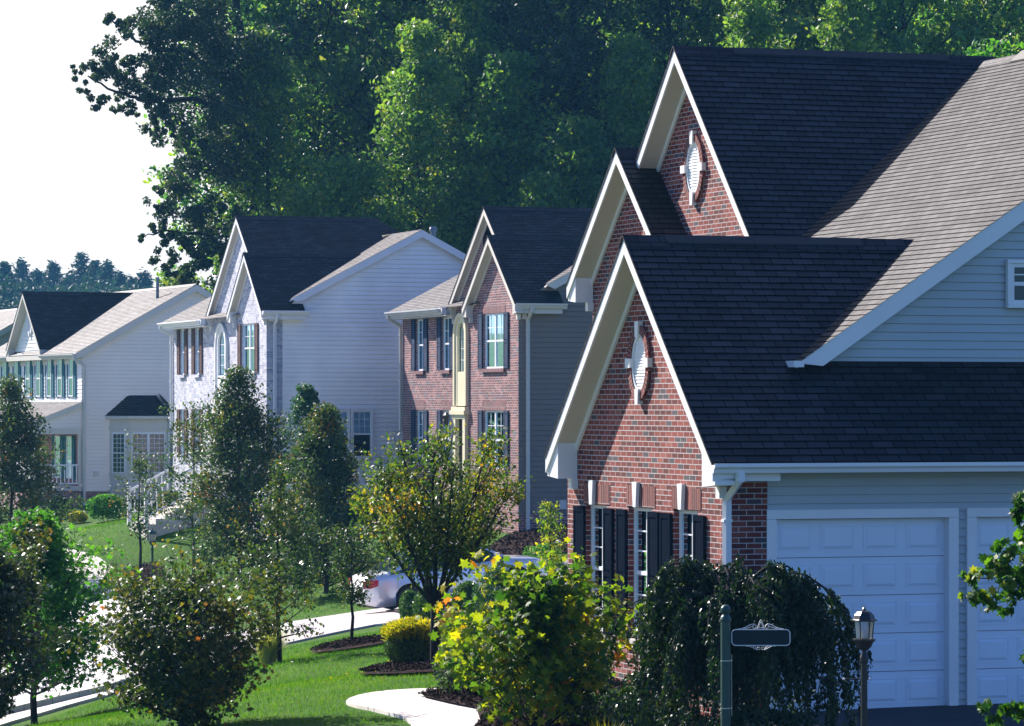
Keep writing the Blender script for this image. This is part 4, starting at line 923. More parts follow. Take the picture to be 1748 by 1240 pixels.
def tree(name, label, cat, base, H, R_, c0=.25, prof='pear', nb=26, nl=6000, leaf=.08, lmat='leaf_pear', bark='bark', tr=.06, ang=.9, up=.5, seed=0,
         clump=.22, sub=5, shape='diamond', droop=.0, multi=0, group=None, shell=.5, cols=None, width=1.0, lean=(0, 0), flat=.6, twigs=True, rz=0, leafy_top=1.0, rough=True):
    """tapered trunk with limbs, and a crown of leaf faces gathered in sprays along the twigs. Built round its own base."""
    rng = np.random.default_rng(seed); T = Tubes(); P = PROF[prof]
    root = empty(name, base, rz, label, cat, group)
    tips = []; top = np.array([lean[0], lean[1], H * .97])
    tp = np.array([np.array([0, 0, -.3]) * (i == 0) + (top * (i / 8.0) + np.array([*rng.normal(0, H * .006, 2), 0]) * (0 < i < 8)) for i in range(9)])
    fork = H * c0 * .95
    if multi:
        k = int(np.ceil(c0 * .95 * 8)); T.add(np.array([[0, 0, -.3], [0, 0, fork * .5], [0, 0, fork]]), tr * 1.15, tr * .85, 8)
    else: T.add(tp, tr * 1.1, tr * .12, 8)
    def at_h(z):
        i = np.clip(z / (H * .97) * 8, 0, 7.999); j = int(i); return tp[j] * (1 - i + j) + tp[j + 1] * (i - j) if j > 0 else tp[1] * (i) + np.array([0, 0, 0]) * (1 - i)
    main = []
    if multi:
        for k in range(multi):
            th = 2 * np.pi * (k + rng.uniform(-.25, .25)) / multi; sp = (k % 3 + rng.uniform(.3, 1)) / 3.6 * R_; hh = (H - fork) * (1 - .62 * (sp / R_) ** 1.5)
            L = np.hypot(sp, hh) * rng.uniform(.9, 1.0)
            pts = limb(rng, (0, 0, fork), (np.cos(th) * sp * 1.25, np.sin(th) * sp * 1.25, hh * .85), L, 8, .25, .12); T.add(pts, tr * .55, tr * .07, 6); main.append(pts)
            for q in range(int(nb / multi)):
                f = rng.uniform(.28, .98); j = int(f * 8); p = pts[j]; th2 = th + rng.normal(0, 1.1); tt = np.clip((p[2] / H - c0) / (1 - c0), 0, 1)
                l2 = (.20 + .50 * np.sin(np.pi * min(1, f * .9 + .12))) * R_ * rng.uniform(.4, 1)
                b = limb(rng, p, (np.cos(th2), np.sin(th2), ang), l2, 5, up, .2); T.add(b, tr * .16, tr * .04, 4); tips.append(b)
            tips.append(pts[4:])
    else:
        for i in range(nb):
            t = (i + rng.uniform(0, 1)) / nb; t = t ** .9; z = H * (c0 + (1 - c0) * t * .96); th = i * 2.399 + rng.uniform(-.5, .5)
            Rr = R_ * float(P(np.array(t))) * rng.uniform(*((.72, 1.08) if not rough else (.5, 1.25)))
            a = ang * (0.5 + .9 * t); L = Rr * np.sqrt(1 + .25 * a * a)
            z0 = max(z - Rr * a * .55, H * c0 * .8)
            p = at_h(z0); b = limb(rng, p, (np.cos(th), np.sin(th), a), L * 1.05, 6, up, .16); T.add(b, tr * (.42 - .3 * t), tr * .05, 5); tips.append(b[1:])
            for k in range(sub):
                f = rng.uniform(.3, 1); j = int(f * 6); q = b[min(j, 6)]; d = b[min(j + 1, 6)] - b[max(j - 1, 0)]; d /= np.linalg.norm(d) + 1e-9
                d = d + rng.normal(0, .6, 3); s_ = limb(rng, q, d, Rr * rng.uniform(.22, .42), 4, up * .6, .2)
                if twigs: T.add(s_, tr * .09, tr * .03, 4)
                tips.append(s_[1:])
    T.build('trunk', bark, root)
    # leaves: whole sprays around twig points, with empty places between them
    allp = []; wts = []
    for b in tips:
        w = rng.uniform(.25, 1.4); seg = np.concatenate([np.linspace(b[i], b[i + 1], 3, endpoint=False) for i in range(len(b) - 1)] + [b[-1:]])
        allp.append(seg); wts.append(np.linspace(.5, 1.2, len(seg)) * w)
    P_ = np.concatenate(allp); W = np.concatenate(wts); W = W * np.where(P_[:, 2] > H * .8, leafy_top, 1); W /= W.sum()
    pick = rng.choice(len(P_), nl, p=W); off = rng.normal(0, 1, (nl, 3)); off /= np.maximum(1, np.linalg.norm(off, axis=1, keepdims=True) / 1.7)
    off[:, 2] *= flat; pos = P_[pick] + off * clump
    pos[:, 2] = np.maximum(pos[:, 2], .03)
    out = pos - np.array([0, 0, H * .5]); out /= np.linalg.norm(out, axis=1, keepdims=True) + 1e-9
    nrm = rng.normal(0, .55, (nl, 3)) + np.array([0, 0, .75]) + out * .5
    ax = rng.normal(0, .7, (nl, 3)) + out * .6 + np.array([0, 0, -droop])
    sz = leaf * rng.uniform(.45, 1.35, nl)
    leaves_mesh('crown', pos, ax, nrm, sz, lmat, root, shape, width)
    return root
def ground_at(px, py, Y=None):
    if Y is None: x, y = gp(px, py)
    else: x = (px - PX) / F * Y; y = Y
    return Vector((x, y, gz(x, y)))
def blob(name, label, cat, loc, rx, ry, rz_, n, leaf, mat, seed=0, shape='diamond', group=None, bumps=.12, stems=True, flat_top=False, upax=.5, width=1.0, inner=.0):
    """clipped or loose shrub: leaves crowded towards the surface of a lumpy volume, on a few stems"""
    rng = np.random.default_rng(seed); root = empty(name, loc, 0, label, cat, group)
    d = rng.normal(0, 1, (n, 3)); d /= np.linalg.norm(d, axis=1, keepdims=True); d[:, 2] = np.where(d[:, 2] < -.75, -d[:, 2], d[:, 2])
    ph = rng.uniform(0, 6, (6, 3)); fr_ = rng.uniform(2, 6, (6, 3)); lump = sum(np.sin((d * fr_[i] + ph[i]).sum(1)) for i in range(6)) / 6
    r = (1 + bumps * 2 * lump) * (1 - (1 - inner) * .45 * rng.uniform(0, 1, n) ** 2.5)
    pos = d * r[:, None] * np.array([rx, ry, rz_]) + np.array([0, 0, rz_ * .93]); pos[:, 2] = np.maximum(pos[:, 2], .02)
    nrm = d + rng.normal(0, .45, (n, 3)); ax = rng.normal(0, .6, (n, 3)) + np.array([0, 0, upax]) + d * .4
    T = Tubes()
    for k in range(7):
        th = k * .9 + seed; T.add(limb(rng, (0, 0, -.15), (np.cos(th) * rx, np.sin(th) * ry, rz_ * 1.3), rz_ * 1.35, 5, .2, .15), .02 * max(rz_, .5), .006, 5)
    T.build('stems', 'bark_dark', root)
    leaves_mesh('foliage', pos, ax, nrm, leaf * rng.uniform(.6, 1.3, n), mat, root, shape, width)
    return root

# ---- woodland edge behind the houses: every tree its own object
RG = random.Random(5)
protos = []
kinds = [('leaf_forest', 'forest', 26, 5.0, .12), ('leaf_forest', 'round', 25, 5.4, .15), ('leaf_forest_light', 'flame', 21, 4.6, .10), ('leaf_forest', 'column', 27, 4.2, .12), ('leaf_oak', 'round', 26, 5.6, .2)]
def forest_proto(i, label, base, seed=0, H=None, R_=None, nl=19000, kind=0, nb=52, group='woodland trees behind the houses', leaf=.27):
    lm, pf, h, r, c0 = kinds[kind]
    return tree('woodland_tree', label, 'tree', base, H or h, R_ or r, c0=c0, prof=pf, nb=nb, nl=nl, leaf=leaf, lmat=lm, bark='bark_dark', tr=.30, ang=.55, up=.3, rough=False, seed=seed, clump=.46, sub=5, group=group, flat=.45, twigs=False)
spots = []
for px in range(430, 1780, 92): spots.append((px + RG.uniform(-22, 22), RG.uniform(150, 160), 0))
for px in range(470, 1820, 84): spots.append((px + RG.uniform(-25, 25), RG.uniform(170, 182), 1))
for px in range(500, 1800, 78): spots.append((px + RG.uniform(-25, 25), RG.uniform(194, 212), 2))
rowname = ['in the front row', 'in the middle row', 'in the back row']
lead = {}; cnt = {}
ORD = 'first second third fourth fifth sixth seventh eighth ninth tenth eleventh twelfth thirteenth fourteenth fifteenth sixteenth seventeenth eighteenth nineteenth twentieth'.split()
kcycle = [0, 1, 3, 4, 0, 1]
names_left = {0: 'leafy green', 1: 'broad rounded', 3: 'narrow upright', 4: 'very dark'}
for i, (px, Y, row) in enumerate(spots):
    k = kcycle[RG.randrange(6)]
    b = ground_at(px, 0, Y); b.z -= .2
    if k not in lead:
        lead[k] = forest_proto(i, '', b, seed=40 + k, kind=k); o = lead[k]
    else:
        o = copy_tree(lead[k]); o.location = b
    o.rotation_euler.z = RG.uniform(0, 6.28); s_ = RG.uniform(.9, 1.15); o.scale = (s_, s_, s_ * RG.uniform(.92, 1.1))
    cnt[row] = cnt.get(row, 0) + 1; o['label'] = f'{names_left[k]} woodland tree, {ORD[cnt[row] - 1]} from the left {rowname[row]}'
# understorey trees that stand out by colour or shape
U = [('woodland_tree', 'yellow-green broad tree standing out from the wood above the middle brick house', 715, 146, 19.5, 4.2, 2, 'leaf_forest_light', 18000),
     ('woodland_tree', 'light green tree with bright tips left of the tall near gable', 868, 147, 18.5, 3.8, 2, 'leaf_forest_light', 16000),
     ('woodland_tree', 'low rounded blue-green tree behind the ridge of the pale house', 590, 144, 13.6, 3.5, 1, 'leaf_forest', 15000),
     ('woodland_tree', 'small light green tree beside the dark ridge of the pale house', 520, 142, 12.6, 2.3, 2, 'leaf_forest_light', 8000),
     ('woodland_tree', 'small bright green tree close behind the tall gable at its left', 985, 144, 15.5, 3.6, 2, 'leaf_forest', 14000),
     ('woodland_tree', 'bright lime tree top right behind the near roof ridge', 1700, 120, 15.9, 1.9, 1, 'leaf_green', 9000),
     ('woodland_tree', 'sunlit yellow-green tree rising behind the top of the tall gable', 1275, 138, 20.0, 3.5, 2, 'leaf_forest_light', 15000),
     ('woodland_tree', 'sunlit green tree above the middle of the near ridge', 1450, 139, 20.5, 3.4, 2, 'leaf_forest_light', 15000),
     ('woodland_tree', 'tall tree, pale leaf colour standing for sunlit sprays, in the middle of the wood', 800, 149, 21.5, 3.6, 2, 'leaf_forest_light', 15000),  # this and the next two: added highlights, sunlight put into pale leaf colour
     ('woodland_tree', 'yellow-tinged tree just left of the small gable of the near house', 930, 143, 13.0, 3.0, 2, 'leaf_forest_light', 12000),
     ('woodland_tree', 'light leafy tree touching the left edge of the tall near gable', 1075, 146, 19.0, 3.3, 2, 'leaf_forest_light', 14000),
     ('woodland_tree', 'blue-green tree with pale top between the oak and the ridge tree', 455, 147, 19.5, 3.2, 2, 'leaf_forest', 14000),
     ('woodland_tree', 'small leafy tree low beside the left wood edge and the vent pipe', 300, 150, 9.3, 1.7, 2, 'leaf_forest_light', 6000)]
for j, (nm, lb, px, Y, h, r, k, lm, nl) in enumerate(U):
    b = ground_at(px, 0, Y); top = h + 0
    tree(nm, lb, 'tree', b, h - b.z, r, c0=.08, prof=kinds[k][1], nb=44, nl=nl, leaf=.22, lmat=lm, bark='bark_dark', tr=.16, ang=.6, up=.35, seed=70 + j, clump=.5, sub=6, group='woodland trees behind the houses', flat=.5, twigs=False)
# the oak at the left end, with the limb that reaches out over the sky
def clump_tree(name, label, Y, base_px, clumps, leaf, dens, lmat, seed, limbs, tr=.3, group=None, shape='diamond', droop=0., depth=1.0, base_z=None, width=1.0, bark='bark_dark', cat='tree'):
    rng = np.random.default_rng(seed); b = ground_at(base_px, 0, Y)
    if base_z is not None: b.z = base_z
    root = empty(name, b, 0, label, cat, group); B = np.array(b); T = Tubes()
    for pts, r0, r1 in limbs:
        w = np.array([np.array(at(x, y, Y + dy)) - B for x, y, dy in pts]); f = np.linspace(0, len(w) - 1, len(w) * 4)
        sm = np.stack([np.interp(f, range(len(w)), w[:, c]) for c in range(3)], 1); sm[1:-1] += rng.normal(0, .02 + r0 * .15, sm[1:-1].shape); T.add(sm, r0, r1, 7)
    T.build('trunk', bark, root); ps = []
    for x, y, rad, dy in clumps:
        c = np.array(at(x, y, Y + dy)) - B; r = rad * Y / F; n = int(dens * rad * rad)
        d = rng.normal(0, 1, (n, 3)); d *= (rng.uniform(0, 1, (n, 1)) ** .45) / np.linalg.norm(d, axis=1, keepdims=True)
        # break each mass into smaller sprays
        k = max(4, int(rad / 3)); s_ = rng.normal(0, .62, (k, 3)); s_ /= np.maximum(1, np.linalg.norm(s_, axis=1, keepdims=True) / 1.25); d = d * rng.uniform(.25, .6, (k, 1))[(ki := rng.integers(0, k, n))] + s_[ki]
        ps.append(c + d * r * np.array([1, depth, .85]))
    pos = np.concatenate(ps); n = len(pos)
    nrm = rng.normal(0, .6, (n, 3)) + np.array([0, -.1, .7]); ax = rng.normal(0, .7, (n, 3)) + np.array([0, 0, -droop])
    leaves_mesh('crown', pos, ax, nrm, leaf * rng.uniform(.6, 1.25, n), lmat, root, shape, width)
    return root
clump_tree('oak_tree', 'dark oak at the left end of the wood, one limb reaching out against the sky', 143, 400,
    [(255, 55, 34, 0), (205, 40, 20, 0), (190, 28, 12, 0), (228, 85, 34, 0), (185, 112, 30, 0), (160, 128, 20, 0), (128, 124, 14, 0), (140, 150, 14, 0), (160, 172, 16, 0), (186, 168, 14, 0), (205, 128, 26, 1), (200, 185, 10, 1), (240, 160, 30, 1), (225, 190, 18, 1),
     (265, 120, 36, 1), (268, 200, 28, 1), (280, 228, 18, 1), (290, 60, 45, 2), (300, 150, 45, 2), (320, 230, 40, 3), (340, 90, 55, 4), (310, 20, 45, 2), (270, 5, 24, 0), (360, 170, 60, 4), (350, 20, 60, 4), (310, 285, 34, 2), (295, 322, 26, 1), (268, 352, 18, 0), (285, 385, 20, 0), (262, 395, 14, 0),
     (243, 407, 9, 0), (300, 415, 22, 1), (330, 350, 40, 2), (280, 440, 18, 0), (300, 460, 18, 0), (340, 420, 30, 2), (355, 290, 50, 3), (380, 380, 44, 3), (330, 465, 26, 1), (370, 460, 36, 2), (400, 240, 60, 5), (410, 100, 70, 6)],
    .17, 1.15, 'leaf_oak', 3, [([(432, 900, 9), (436, 500, 9), (425, 200, 8), (400, -100, 6)], .26, .16), ([(425, 220, 8), (340, 170, 2), (240, 170, 1), (205, 160, 0), (150, 130, 0)], .13, .03),
     ([(425, 150, 8), (320, 90, 2), (230, 70, 1), (190, 35, 0)], .12, .03), ([(434, 470, 9), (350, 400, 3), (280, 395, 0), (245, 405, 0)], .1, .02)], group=None, depth=1.6)

# ---- hazy conifers on the far hill
def conifer(base, H, R_, seed, label):
    rng = np.random.default_rng(seed); root = empty('pine_tree', base, 0, label, 'tree', 'pines on the far hill'); T = Tubes(); T.add(np.array([[0, 0, -1], [0, 0, H * .5], [0, 0, H]]), .22, .03, 5); ps = []; axs = []
    for i in range(60):
        t = i / 60; z = H * (.12 + .86 * t); L = R_ * (1 - t) ** .75 * rng.uniform(.6, 1.15) + .25; th = i * 2.399
        e = np.array([np.cos(th) * L, np.sin(th) * L, L * .12]); T.add(np.array([[0, 0, z], [e[0], e[1], z + e[2]]]), .05, .02, 3)
        m = int(28 + 60 * (1 - t)); f = rng.uniform(.15, 1.05, m)[:, None]; ps.append(np.array([0, 0, z]) + f * e + rng.normal(0, .22, (m, 3))); axs.append(np.tile(e / L, (m, 1)) + rng.normal(0, .5, (m, 3)))
    T.build('trunk', 'bark_dark', root); pos = np.concatenate(ps); ax = np.concatenate(axs); n = len(pos)
    leaves_mesh('crown', pos, ax, rng.normal(0, .4, (n, 3)) + np.array([0, 0, 1]), .75 * rng.uniform(.6, 1.2, n), 'leaf_conifer', root, 'diamond', .6)
    return root
pc = [(8, 447, 'pine at the left picture edge on the far hill'), (38, 443, 'second pine from the left on the far hill'), (66, 462, None), (92, 447, 'pointed pine in the middle of the far hill group'), (118, 470, None), (140, 432, 'tallest pine on the far hill'),
      (163, 444, 'broad pine just right of the tallest one'), (184, 446, None), (206, 466, None), (226, 474, None), (246, 463, 'last pine on the far hill beside the oak leaves')]
for i, (px, py, lb) in enumerate(pc):
    Y = 455 + (i * 37) % 40; b = ground_at(px, 0, Y); h = HC + (PY - py) * Y / F - b.z
    conifer(b, h, h * .34, 300 + i, lb or f'shorter dark far pine in a gap, {ORD[i]} of the row from the left')
fr0 = None
for i, px in enumerate((-40, -5, 28, 60, 92, 124, 158, 190, 222, 255, 288)):
    b = ground_at(px, 0, 405 + (i * 29) % 40); lb = f'rounded hazy tree below the far pines, {ORD[i]} from the left'
    if fr0 is None: fr0 = o = tree('hill_tree', lb, 'tree', b, 4.0, 4.2, c0=.03, prof='round', nb=30, nl=5000, leaf=.6, lmat='leaf_conifer', bark='bark_dark', tr=.2, seed=9, clump=.9, sub=4, group='rounded trees below the far pines', twigs=False)
    else: o = copy_tree(fr0); o.location = b; o['label'] = lb
    o.rotation_euler.z = px; o.scale = (1, 1, .8 + (i % 3) * .2)

# ---- trees across the street, outside the picture but mirrored in the street windows
ac = None
for i in range(7):
    f = i / 16; x = -31 - 34 * f + RG.uniform(-2, 2); y = 70 + 125 * f; lb = f'tree across the street seen in window reflections, {ORD[i]} from the near end'; b = Vector((x, y, gz(x, y)))
    if ac is None: ac = o = tree('street_tree', lb, 'tree', b, 9.5, 4.6, c0=.05, prof='round', nb=36, nl=5500, leaf=.5, lmat='leaf_conifer', bark='bark_dark', tr=.2, seed=90, clump=.7, sub=4, group='trees across the street', twigs=False)
    else: o = copy_tree(ac); o.location = b; o['label'] = lb
    o.rotation_euler.z = i * 1.3; o.scale = (1, 1, RG.uniform(.85, 1.15))

# ---- garden trees
tree('pear_tree', 'dark pear tree at the left picture edge in front of the teal shutters', 'tree', ground_at(18, 0, 112), 6.5, 1.85, c0=0.05, prof='pear', nb=76, nl=22000, leaf=.11, lmat='leaf_pear', tr=.07, seed=11, clump=0.22, sub=6, rz=1, ang=0.5, up=0.12, leafy_top=.35)
tree('pear_tree', 'tall dense pear tree in front of the pale house entrance', 'tree', ground_at(408, 0, 101), 5.9, 1.85, c0=0.04, prof='pear', nb=76, nl=27000, leaf=.10, lmat='leaf_pear', tr=.07, seed=12, clump=0.2, sub=6, ang=0.5, up=0.12, leafy_top=.35)
tree('pear_tree', 'dense pear tree with orange top in front of the white siding', 'tree', ground_at(556, 0, 94), 5.0, 1.6, c0=0.04, prof='pear', nb=76, nl=25000, leaf=.095, lmat='leaf_pear', tr=.07, seed=13, clump=0.18, sub=6, ang=0.5, up=0.12, leafy_top=.35)
tree('small_tree', 'rounded blue-green tree close to the white siding, left of its window', 'tree', ground_at(524, 0, 107), 4.7, 1.0, c0=0.08, prof='pear', nb=34, nl=9000, leaf=.10, lmat='leaf_bluegreen', tr=.05, seed=14, clump=.15, sub=5, ang=.5, up=.4)
tree('locust_tree', 'airy spreading tree in front of the pale house left windows', 'tree', ground_at(330, 0, 106), 5.1, 1.75, c0=.3, prof='vase', nb=20, nl=3800, leaf=.10, lmat='leaf_pear', tr=.05, seed=15, clump=.15, sub=5, ang=.55, up=.4)
tree('young_tree', 'thin young tree with sparse leaves on the far lawn', 'tree', ground_at(238, 990), 3.8, 1.0, c0=.30, prof='round', nb=18, nl=1500, leaf=.09, lmat='leaf_pear', tr=.05, seed=16, clump=.12, sub=4)
tree('pear_tree', 'open sparse pear tree with dark slim trunk, left of the driveway', 'tree', ground_at(478, 1132), 3.45, 1.05, c0=0.15, prof='pear', nb=34, nl=4200, leaf=.068, lmat='leaf_pear', tr=.045, seed=17, clump=.11, sub=6, bark='bark_dark', ang=0.55, leafy_top=.5)
tree('young_tree', 'small slim-trunked tree on the mulch ring beside the driveway', 'tree', ground_at(600, 1103), 2.15, 0.85, c0=.35, prof='round', nb=20, nl=2400, leaf=.062, lmat='leaf_pear', tr=.035, seed=18, clump=.09, sub=5, bark='bark_dark')
tree('pear_tree', 'multi-stemmed tree with yellowing leaves in front of the silver car', 'tree', ground_at(742, 1140), 4.15, 1.95, c0=0.24, nb=180, nl=13500, leaf=0.075, lmat='leaf_pear_yellow', tr=.075, seed=29, clump=0.15, multi=12, bark='bark_dark', ang=.9, up=0.5)
tree('young_tree', 'small yellow-leaved tree between the far brick corner and the near wall', 'tree', ground_at(940, 0, 82), 2.3, .5, c0=.3, prof='round', nb=16, nl=1100, leaf=.075, lmat='leaf_maple', tr=.03, seed=20, clump=.1, sub=4)
tree('maple_tree', 'bright green street tree with short dark trunk at the lower left', 'tree', ground_at(60, 1236), 3.5, 1.9, c0=.17, prof='pear', nb=48, nl=16000, leaf=.095, lmat='leaf_green', tr=.06, seed=21, clump=.15, sub=6, shape='maple', bark='bark_dark', ang=.6)
tree('maple_tree', 'dark maroon-tinged tree cut by the left picture edge, nearest the street', 'tree', ground_at(-30, 0, 51), 2.8, 1.4, c0=.12, prof='round', nb=34, nl=14000, leaf=.08, lmat='leaf_maroon', tr=.05, seed=22, clump=.13, sub=6, shape='maple', bark='bark_dark')
t3 = tree('maple_tree', 'round maple turning orange, thin bare shoots rising from its top', 'tree', ground_at(314, 0, 48.5), 1.86, 1.52, c0=.06, prof='round', nb=56, nl=16000, leaf=.075, lmat='leaf_autumn', tr=.05, seed=23, clump=.13, sub=7, shape='maple', bark='bark_dark', ang=.5)
rng = np.random.default_rng(77); T = Tubes(); ps = []
for k in range(15):
    x0 = rng.uniform(-.75, .55); L = rng.uniform(.3, .62) if k % 2 else rng.uniform(.15, .35); b = limb(rng, (x0, rng.uniform(-.4, .4), 1.85 - abs(x0) * .35), (rng.normal(0, .15), rng.normal(0, .15), 1), L, 5, .2, .1); T.add(b, .006, .003, 4)
    for q in b[2:]: ps += [q + rng.normal(0, .02, 3) for _ in range(int(rng.integers(0, 3)))]
T.build('bare_shoots', 'bark_dark', t3); ps = np.array(ps)
leaves_mesh('shoot_leaves', ps, rng.normal(0, 1, ps.shape), rng.normal(0, 1, ps.shape), np.full(len(ps), .085), 'leaf_pear_yellow', t3, 'maple')
tree('maple_shrub', 'large-leaved maple turning yellow and red in front of the near brick wall', 'shrub', ground_at(915, 0, 43.5), 1.86, 1.62, c0=0.02, prof='mound', nb=36, nl=5200, leaf=0.125, lmat='leaf_maple', tr=.035, seed=24, clump=0.17, sub=5, shape='maple', bark='bark_dark', ang=0.9, up=0.9)

# ---- weeping tree by the garage corner
def weeping(base, H, R_, seed):
    rng = np.random.default_rng(seed); root = empty('weeping_tree', base, 0, 'dark weeping tree with hanging strands at the garage corner', 'tree'); T = Tubes(); ps = []; ax = []; T.add(np.array([[0, 0, -.2], [.03, 0, .6], [0, .02, H * .82]]), .07, .04, 8)
    # arching boughs, each carrying its own curtain of strands
    for k in range(58):
        th = k * 2.399 + rng.uniform(-.3, .3); Rb = R_ * rng.uniform(.45, 1.08) * (1 + .12 * np.sin(3 * th + 1)); zt = H * rng.uniform(.78, 1.02) - .12 * Rb; e = np.array([np.cos(th), np.sin(th)])
        f = np.linspace(0, 1, 9); drop = rng.uniform(.25, .6) * Rb
        bough = np.stack([e[0] * Rb * f, e[1] * Rb * f, H * .66 + (zt - H * .66) * np.sin(np.minimum(f * 2.1, 1.57)) - drop * np.clip(f - .45, 0, 1) ** 2 * 3], 1) + rng.normal(0, .02, (9, 3)); T.add(bough, .022, .006, 5)
        for q in range(rng.integers(9, 17)):
            g = rng.uniform(.25, 1); j = g * 8; i0 = min(int(j), 7); st = bough[i0] + (bough[i0 + 1] - bough[i0]) * (j - i0) + rng.normal(0, .035, 3); L = min(st[2] - .05, rng.uniform(.25, 1.0) * (.5 + 1.3 * g)); 
            if L < .1: continue
            m = max(4, int(L / .1)); out = e + rng.normal(0, .6, 2); sw = rng.normal(0, .09, 2); t = np.linspace(0, 1, m + 1)
            pts = np.stack([st[0] + out[0] * .12 * np.sqrt(t) + sw[0] * t * t, st[1] + out[1] * .12 * np.sqrt(t) + sw[1] * t * t, st[2] - L * t ** 1.2], 1); T.add(pts, .005, .0015, 3)
            nl = int(L / .0095 * rng.uniform(.5, 1.2)) + 3; u = rng.uniform(0, m, nl); i1 = np.minimum(u.astype(int), m - 1); P = pts[i1] + (pts[i1 + 1] - pts[i1]) * (u - i1)[:, None]
            ps.append(P + rng.normal(0, .024, P.shape)); ax.append(rng.normal(0, .5, P.shape) + np.array([0, 0, -.8]))
    T.build('trunk', 'bark_dark', root); pos = np.concatenate(ps); a = np.concatenate(ax); n = len(pos)
    leaves_mesh('crown', pos, a, rng.normal(0, .8, (n, 3)) + np.array([0, -.2, .3]), .066 * rng.uniform(.6, 1.3, n), 'leaf_weeping', root, 'oval', .8)
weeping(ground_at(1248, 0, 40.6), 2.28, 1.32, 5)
# maple branches reaching in at the right edge, from a trunk beyond the frame
clump_tree('maple_tree', 'maple branch with drooping green leaves reaching in at the right edge', 30, 1860,
    [(1742, 862, 16, 0), (1738, 890, 10, 0), (1712, 940, 20, .1), (1735, 960, 24, 0), (1690, 968, 20, .1), (1660, 985, 16, 0), (1648, 1005, 14, 0), (1700, 1000, 26, 0), (1735, 1005, 26, 0), (1680, 1025, 18, 0), (1712, 1035, 12, 0), (1770, 960, 40, .2), (1780, 880, 40, .1), (1800, 1000, 50, .2),
     (1682, 1205, 14, 0), (1715, 1212, 16, 0), (1742, 1222, 16, 0), (1700, 1232, 14, 0), (1770, 1200, 30, .1), (1780, 1100, 30, .2), (1820, 900, 60, .3), (1840, 1100, 60, .3)],
    .095, .10, 'leaf_branch', 31, [([(1860, 1500, .2), (1858, 1100, .2), (1850, 700, .2), (1845, 500, .2)], .06, .02), ([(1855, 1100, .2), (1790, 1030, .1), (1720, 995, 0), (1645, 985, 0)], .012, .004), ([(1855, 960, .2), (1790, 920, .1), (1735, 860, 0)], .01, .003),
     ([(1858, 1250, .2), (1790, 1235, .1), (1680, 1205, 0)], .01, .003), ([(1720, 995, 0), (1700, 940, 0)], .005, .002), ([(1800, 1035, .1), (1740, 1020, 0), (1690, 1030, 0)], .006, .002)], shape='maple', droop=1.0, base_z=-.2)

# ---- shrubs
blob('boxwood_shrub', 'clipped round boxwood nearest the rear wheel of the silver car', 'shrub', ground_at(699, 0, 77), .22, .3, .38, 2600, .05, 'leaf_box', 1, group='clipped boxwoods in front of the car', bumps=.04)
blob('boxwood_shrub', 'clipped round boxwood behind the multi-stemmed tree trunk', 'shrub', ground_at(731, 0, 76), .33, .35, .39, 3600, .05, 'leaf_box', 2, group='clipped boxwoods in front of the car', bumps=.04)
blob('boxwood_shrub', 'clipped round boxwood between the trunk and the glossy holly', 'shrub', ground_at(800, 0, 76), .36, .36, .40, 4000, .05, 'leaf_box', 3, group='clipped boxwoods in front of the car', bumps=.05)
blob('holly_shrub', 'loose glossy holly beside the boxwoods, behind the maple leaves', 'shrub', ground_at(850, 0, 69), .45, .4, .55, 3000, .06, 'leaf_bluegreen', 4, bumps=.2)
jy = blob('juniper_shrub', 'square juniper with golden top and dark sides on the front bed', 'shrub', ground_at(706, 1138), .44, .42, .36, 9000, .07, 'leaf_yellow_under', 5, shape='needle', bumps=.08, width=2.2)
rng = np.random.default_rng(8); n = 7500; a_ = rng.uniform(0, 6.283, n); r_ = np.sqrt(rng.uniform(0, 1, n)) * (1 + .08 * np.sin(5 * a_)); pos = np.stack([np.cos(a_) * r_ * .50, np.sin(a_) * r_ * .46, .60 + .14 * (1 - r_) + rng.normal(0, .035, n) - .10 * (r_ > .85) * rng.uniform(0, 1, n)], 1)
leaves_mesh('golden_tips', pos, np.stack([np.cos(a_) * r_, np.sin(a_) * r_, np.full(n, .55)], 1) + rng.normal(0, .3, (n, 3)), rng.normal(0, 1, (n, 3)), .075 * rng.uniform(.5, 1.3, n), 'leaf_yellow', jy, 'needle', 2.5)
blob('rhododendron_shrub', 'long-leaved rhododendron between golden juniper and yellow maple', 'shrub', ground_at(800, 0, 49), .42, .4, .62, 1900, .11, 'leaf_rhodo', 6, shape='oval', bumps=.2, width=.7)
blob('boxwood_shrub', 'green rounded shrub at the corner of the cream house', 'shrub', ground_at(182, 0, 127), .68, .6, .50, 3200, .09, 'leaf_green', 7, bumps=.15)
blob('barberry_shrub', 'dark brown shrub beside the white stair railing', 'shrub', ground_at(293, 0, 117), .50, .5, .48, 2600, .09, 'leaf_maroon', 8, bumps=.1)
blob('juniper_shrub', 'small golden shrub by the porch brickwork', 'shrub', ground_at(132, 0, 128), .34, .3, .22, 1300, .08, 'leaf_yellow', 9, bumps=.1)
blob('yew_shrub', 'dark shrub below the porch in front of the brick base', 'shrub', ground_at(100, 0, 131), .5, .4, .42, 1600, .09, 'leaf_oak', 10, bumps=.1)
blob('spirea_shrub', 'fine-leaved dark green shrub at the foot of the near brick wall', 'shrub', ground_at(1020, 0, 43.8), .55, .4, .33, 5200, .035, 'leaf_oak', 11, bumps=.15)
blob('spirea_shrub', 'pale-flecked bushy shrub under the weeping tree left side', 'shrub', ground_at(1105, 0, 41.8), .50, .4, .42, 3600, .05, 'leaf_rhodo', 12, bumps=.2)
blob('spirea_shrub', 'low dark bush in deep shade below the weeping tree', 'shrub', ground_at(1300, 0, 39.6), .75, .35, .30, 3600, .05, 'leaf_oak', 13, bumps=.2)
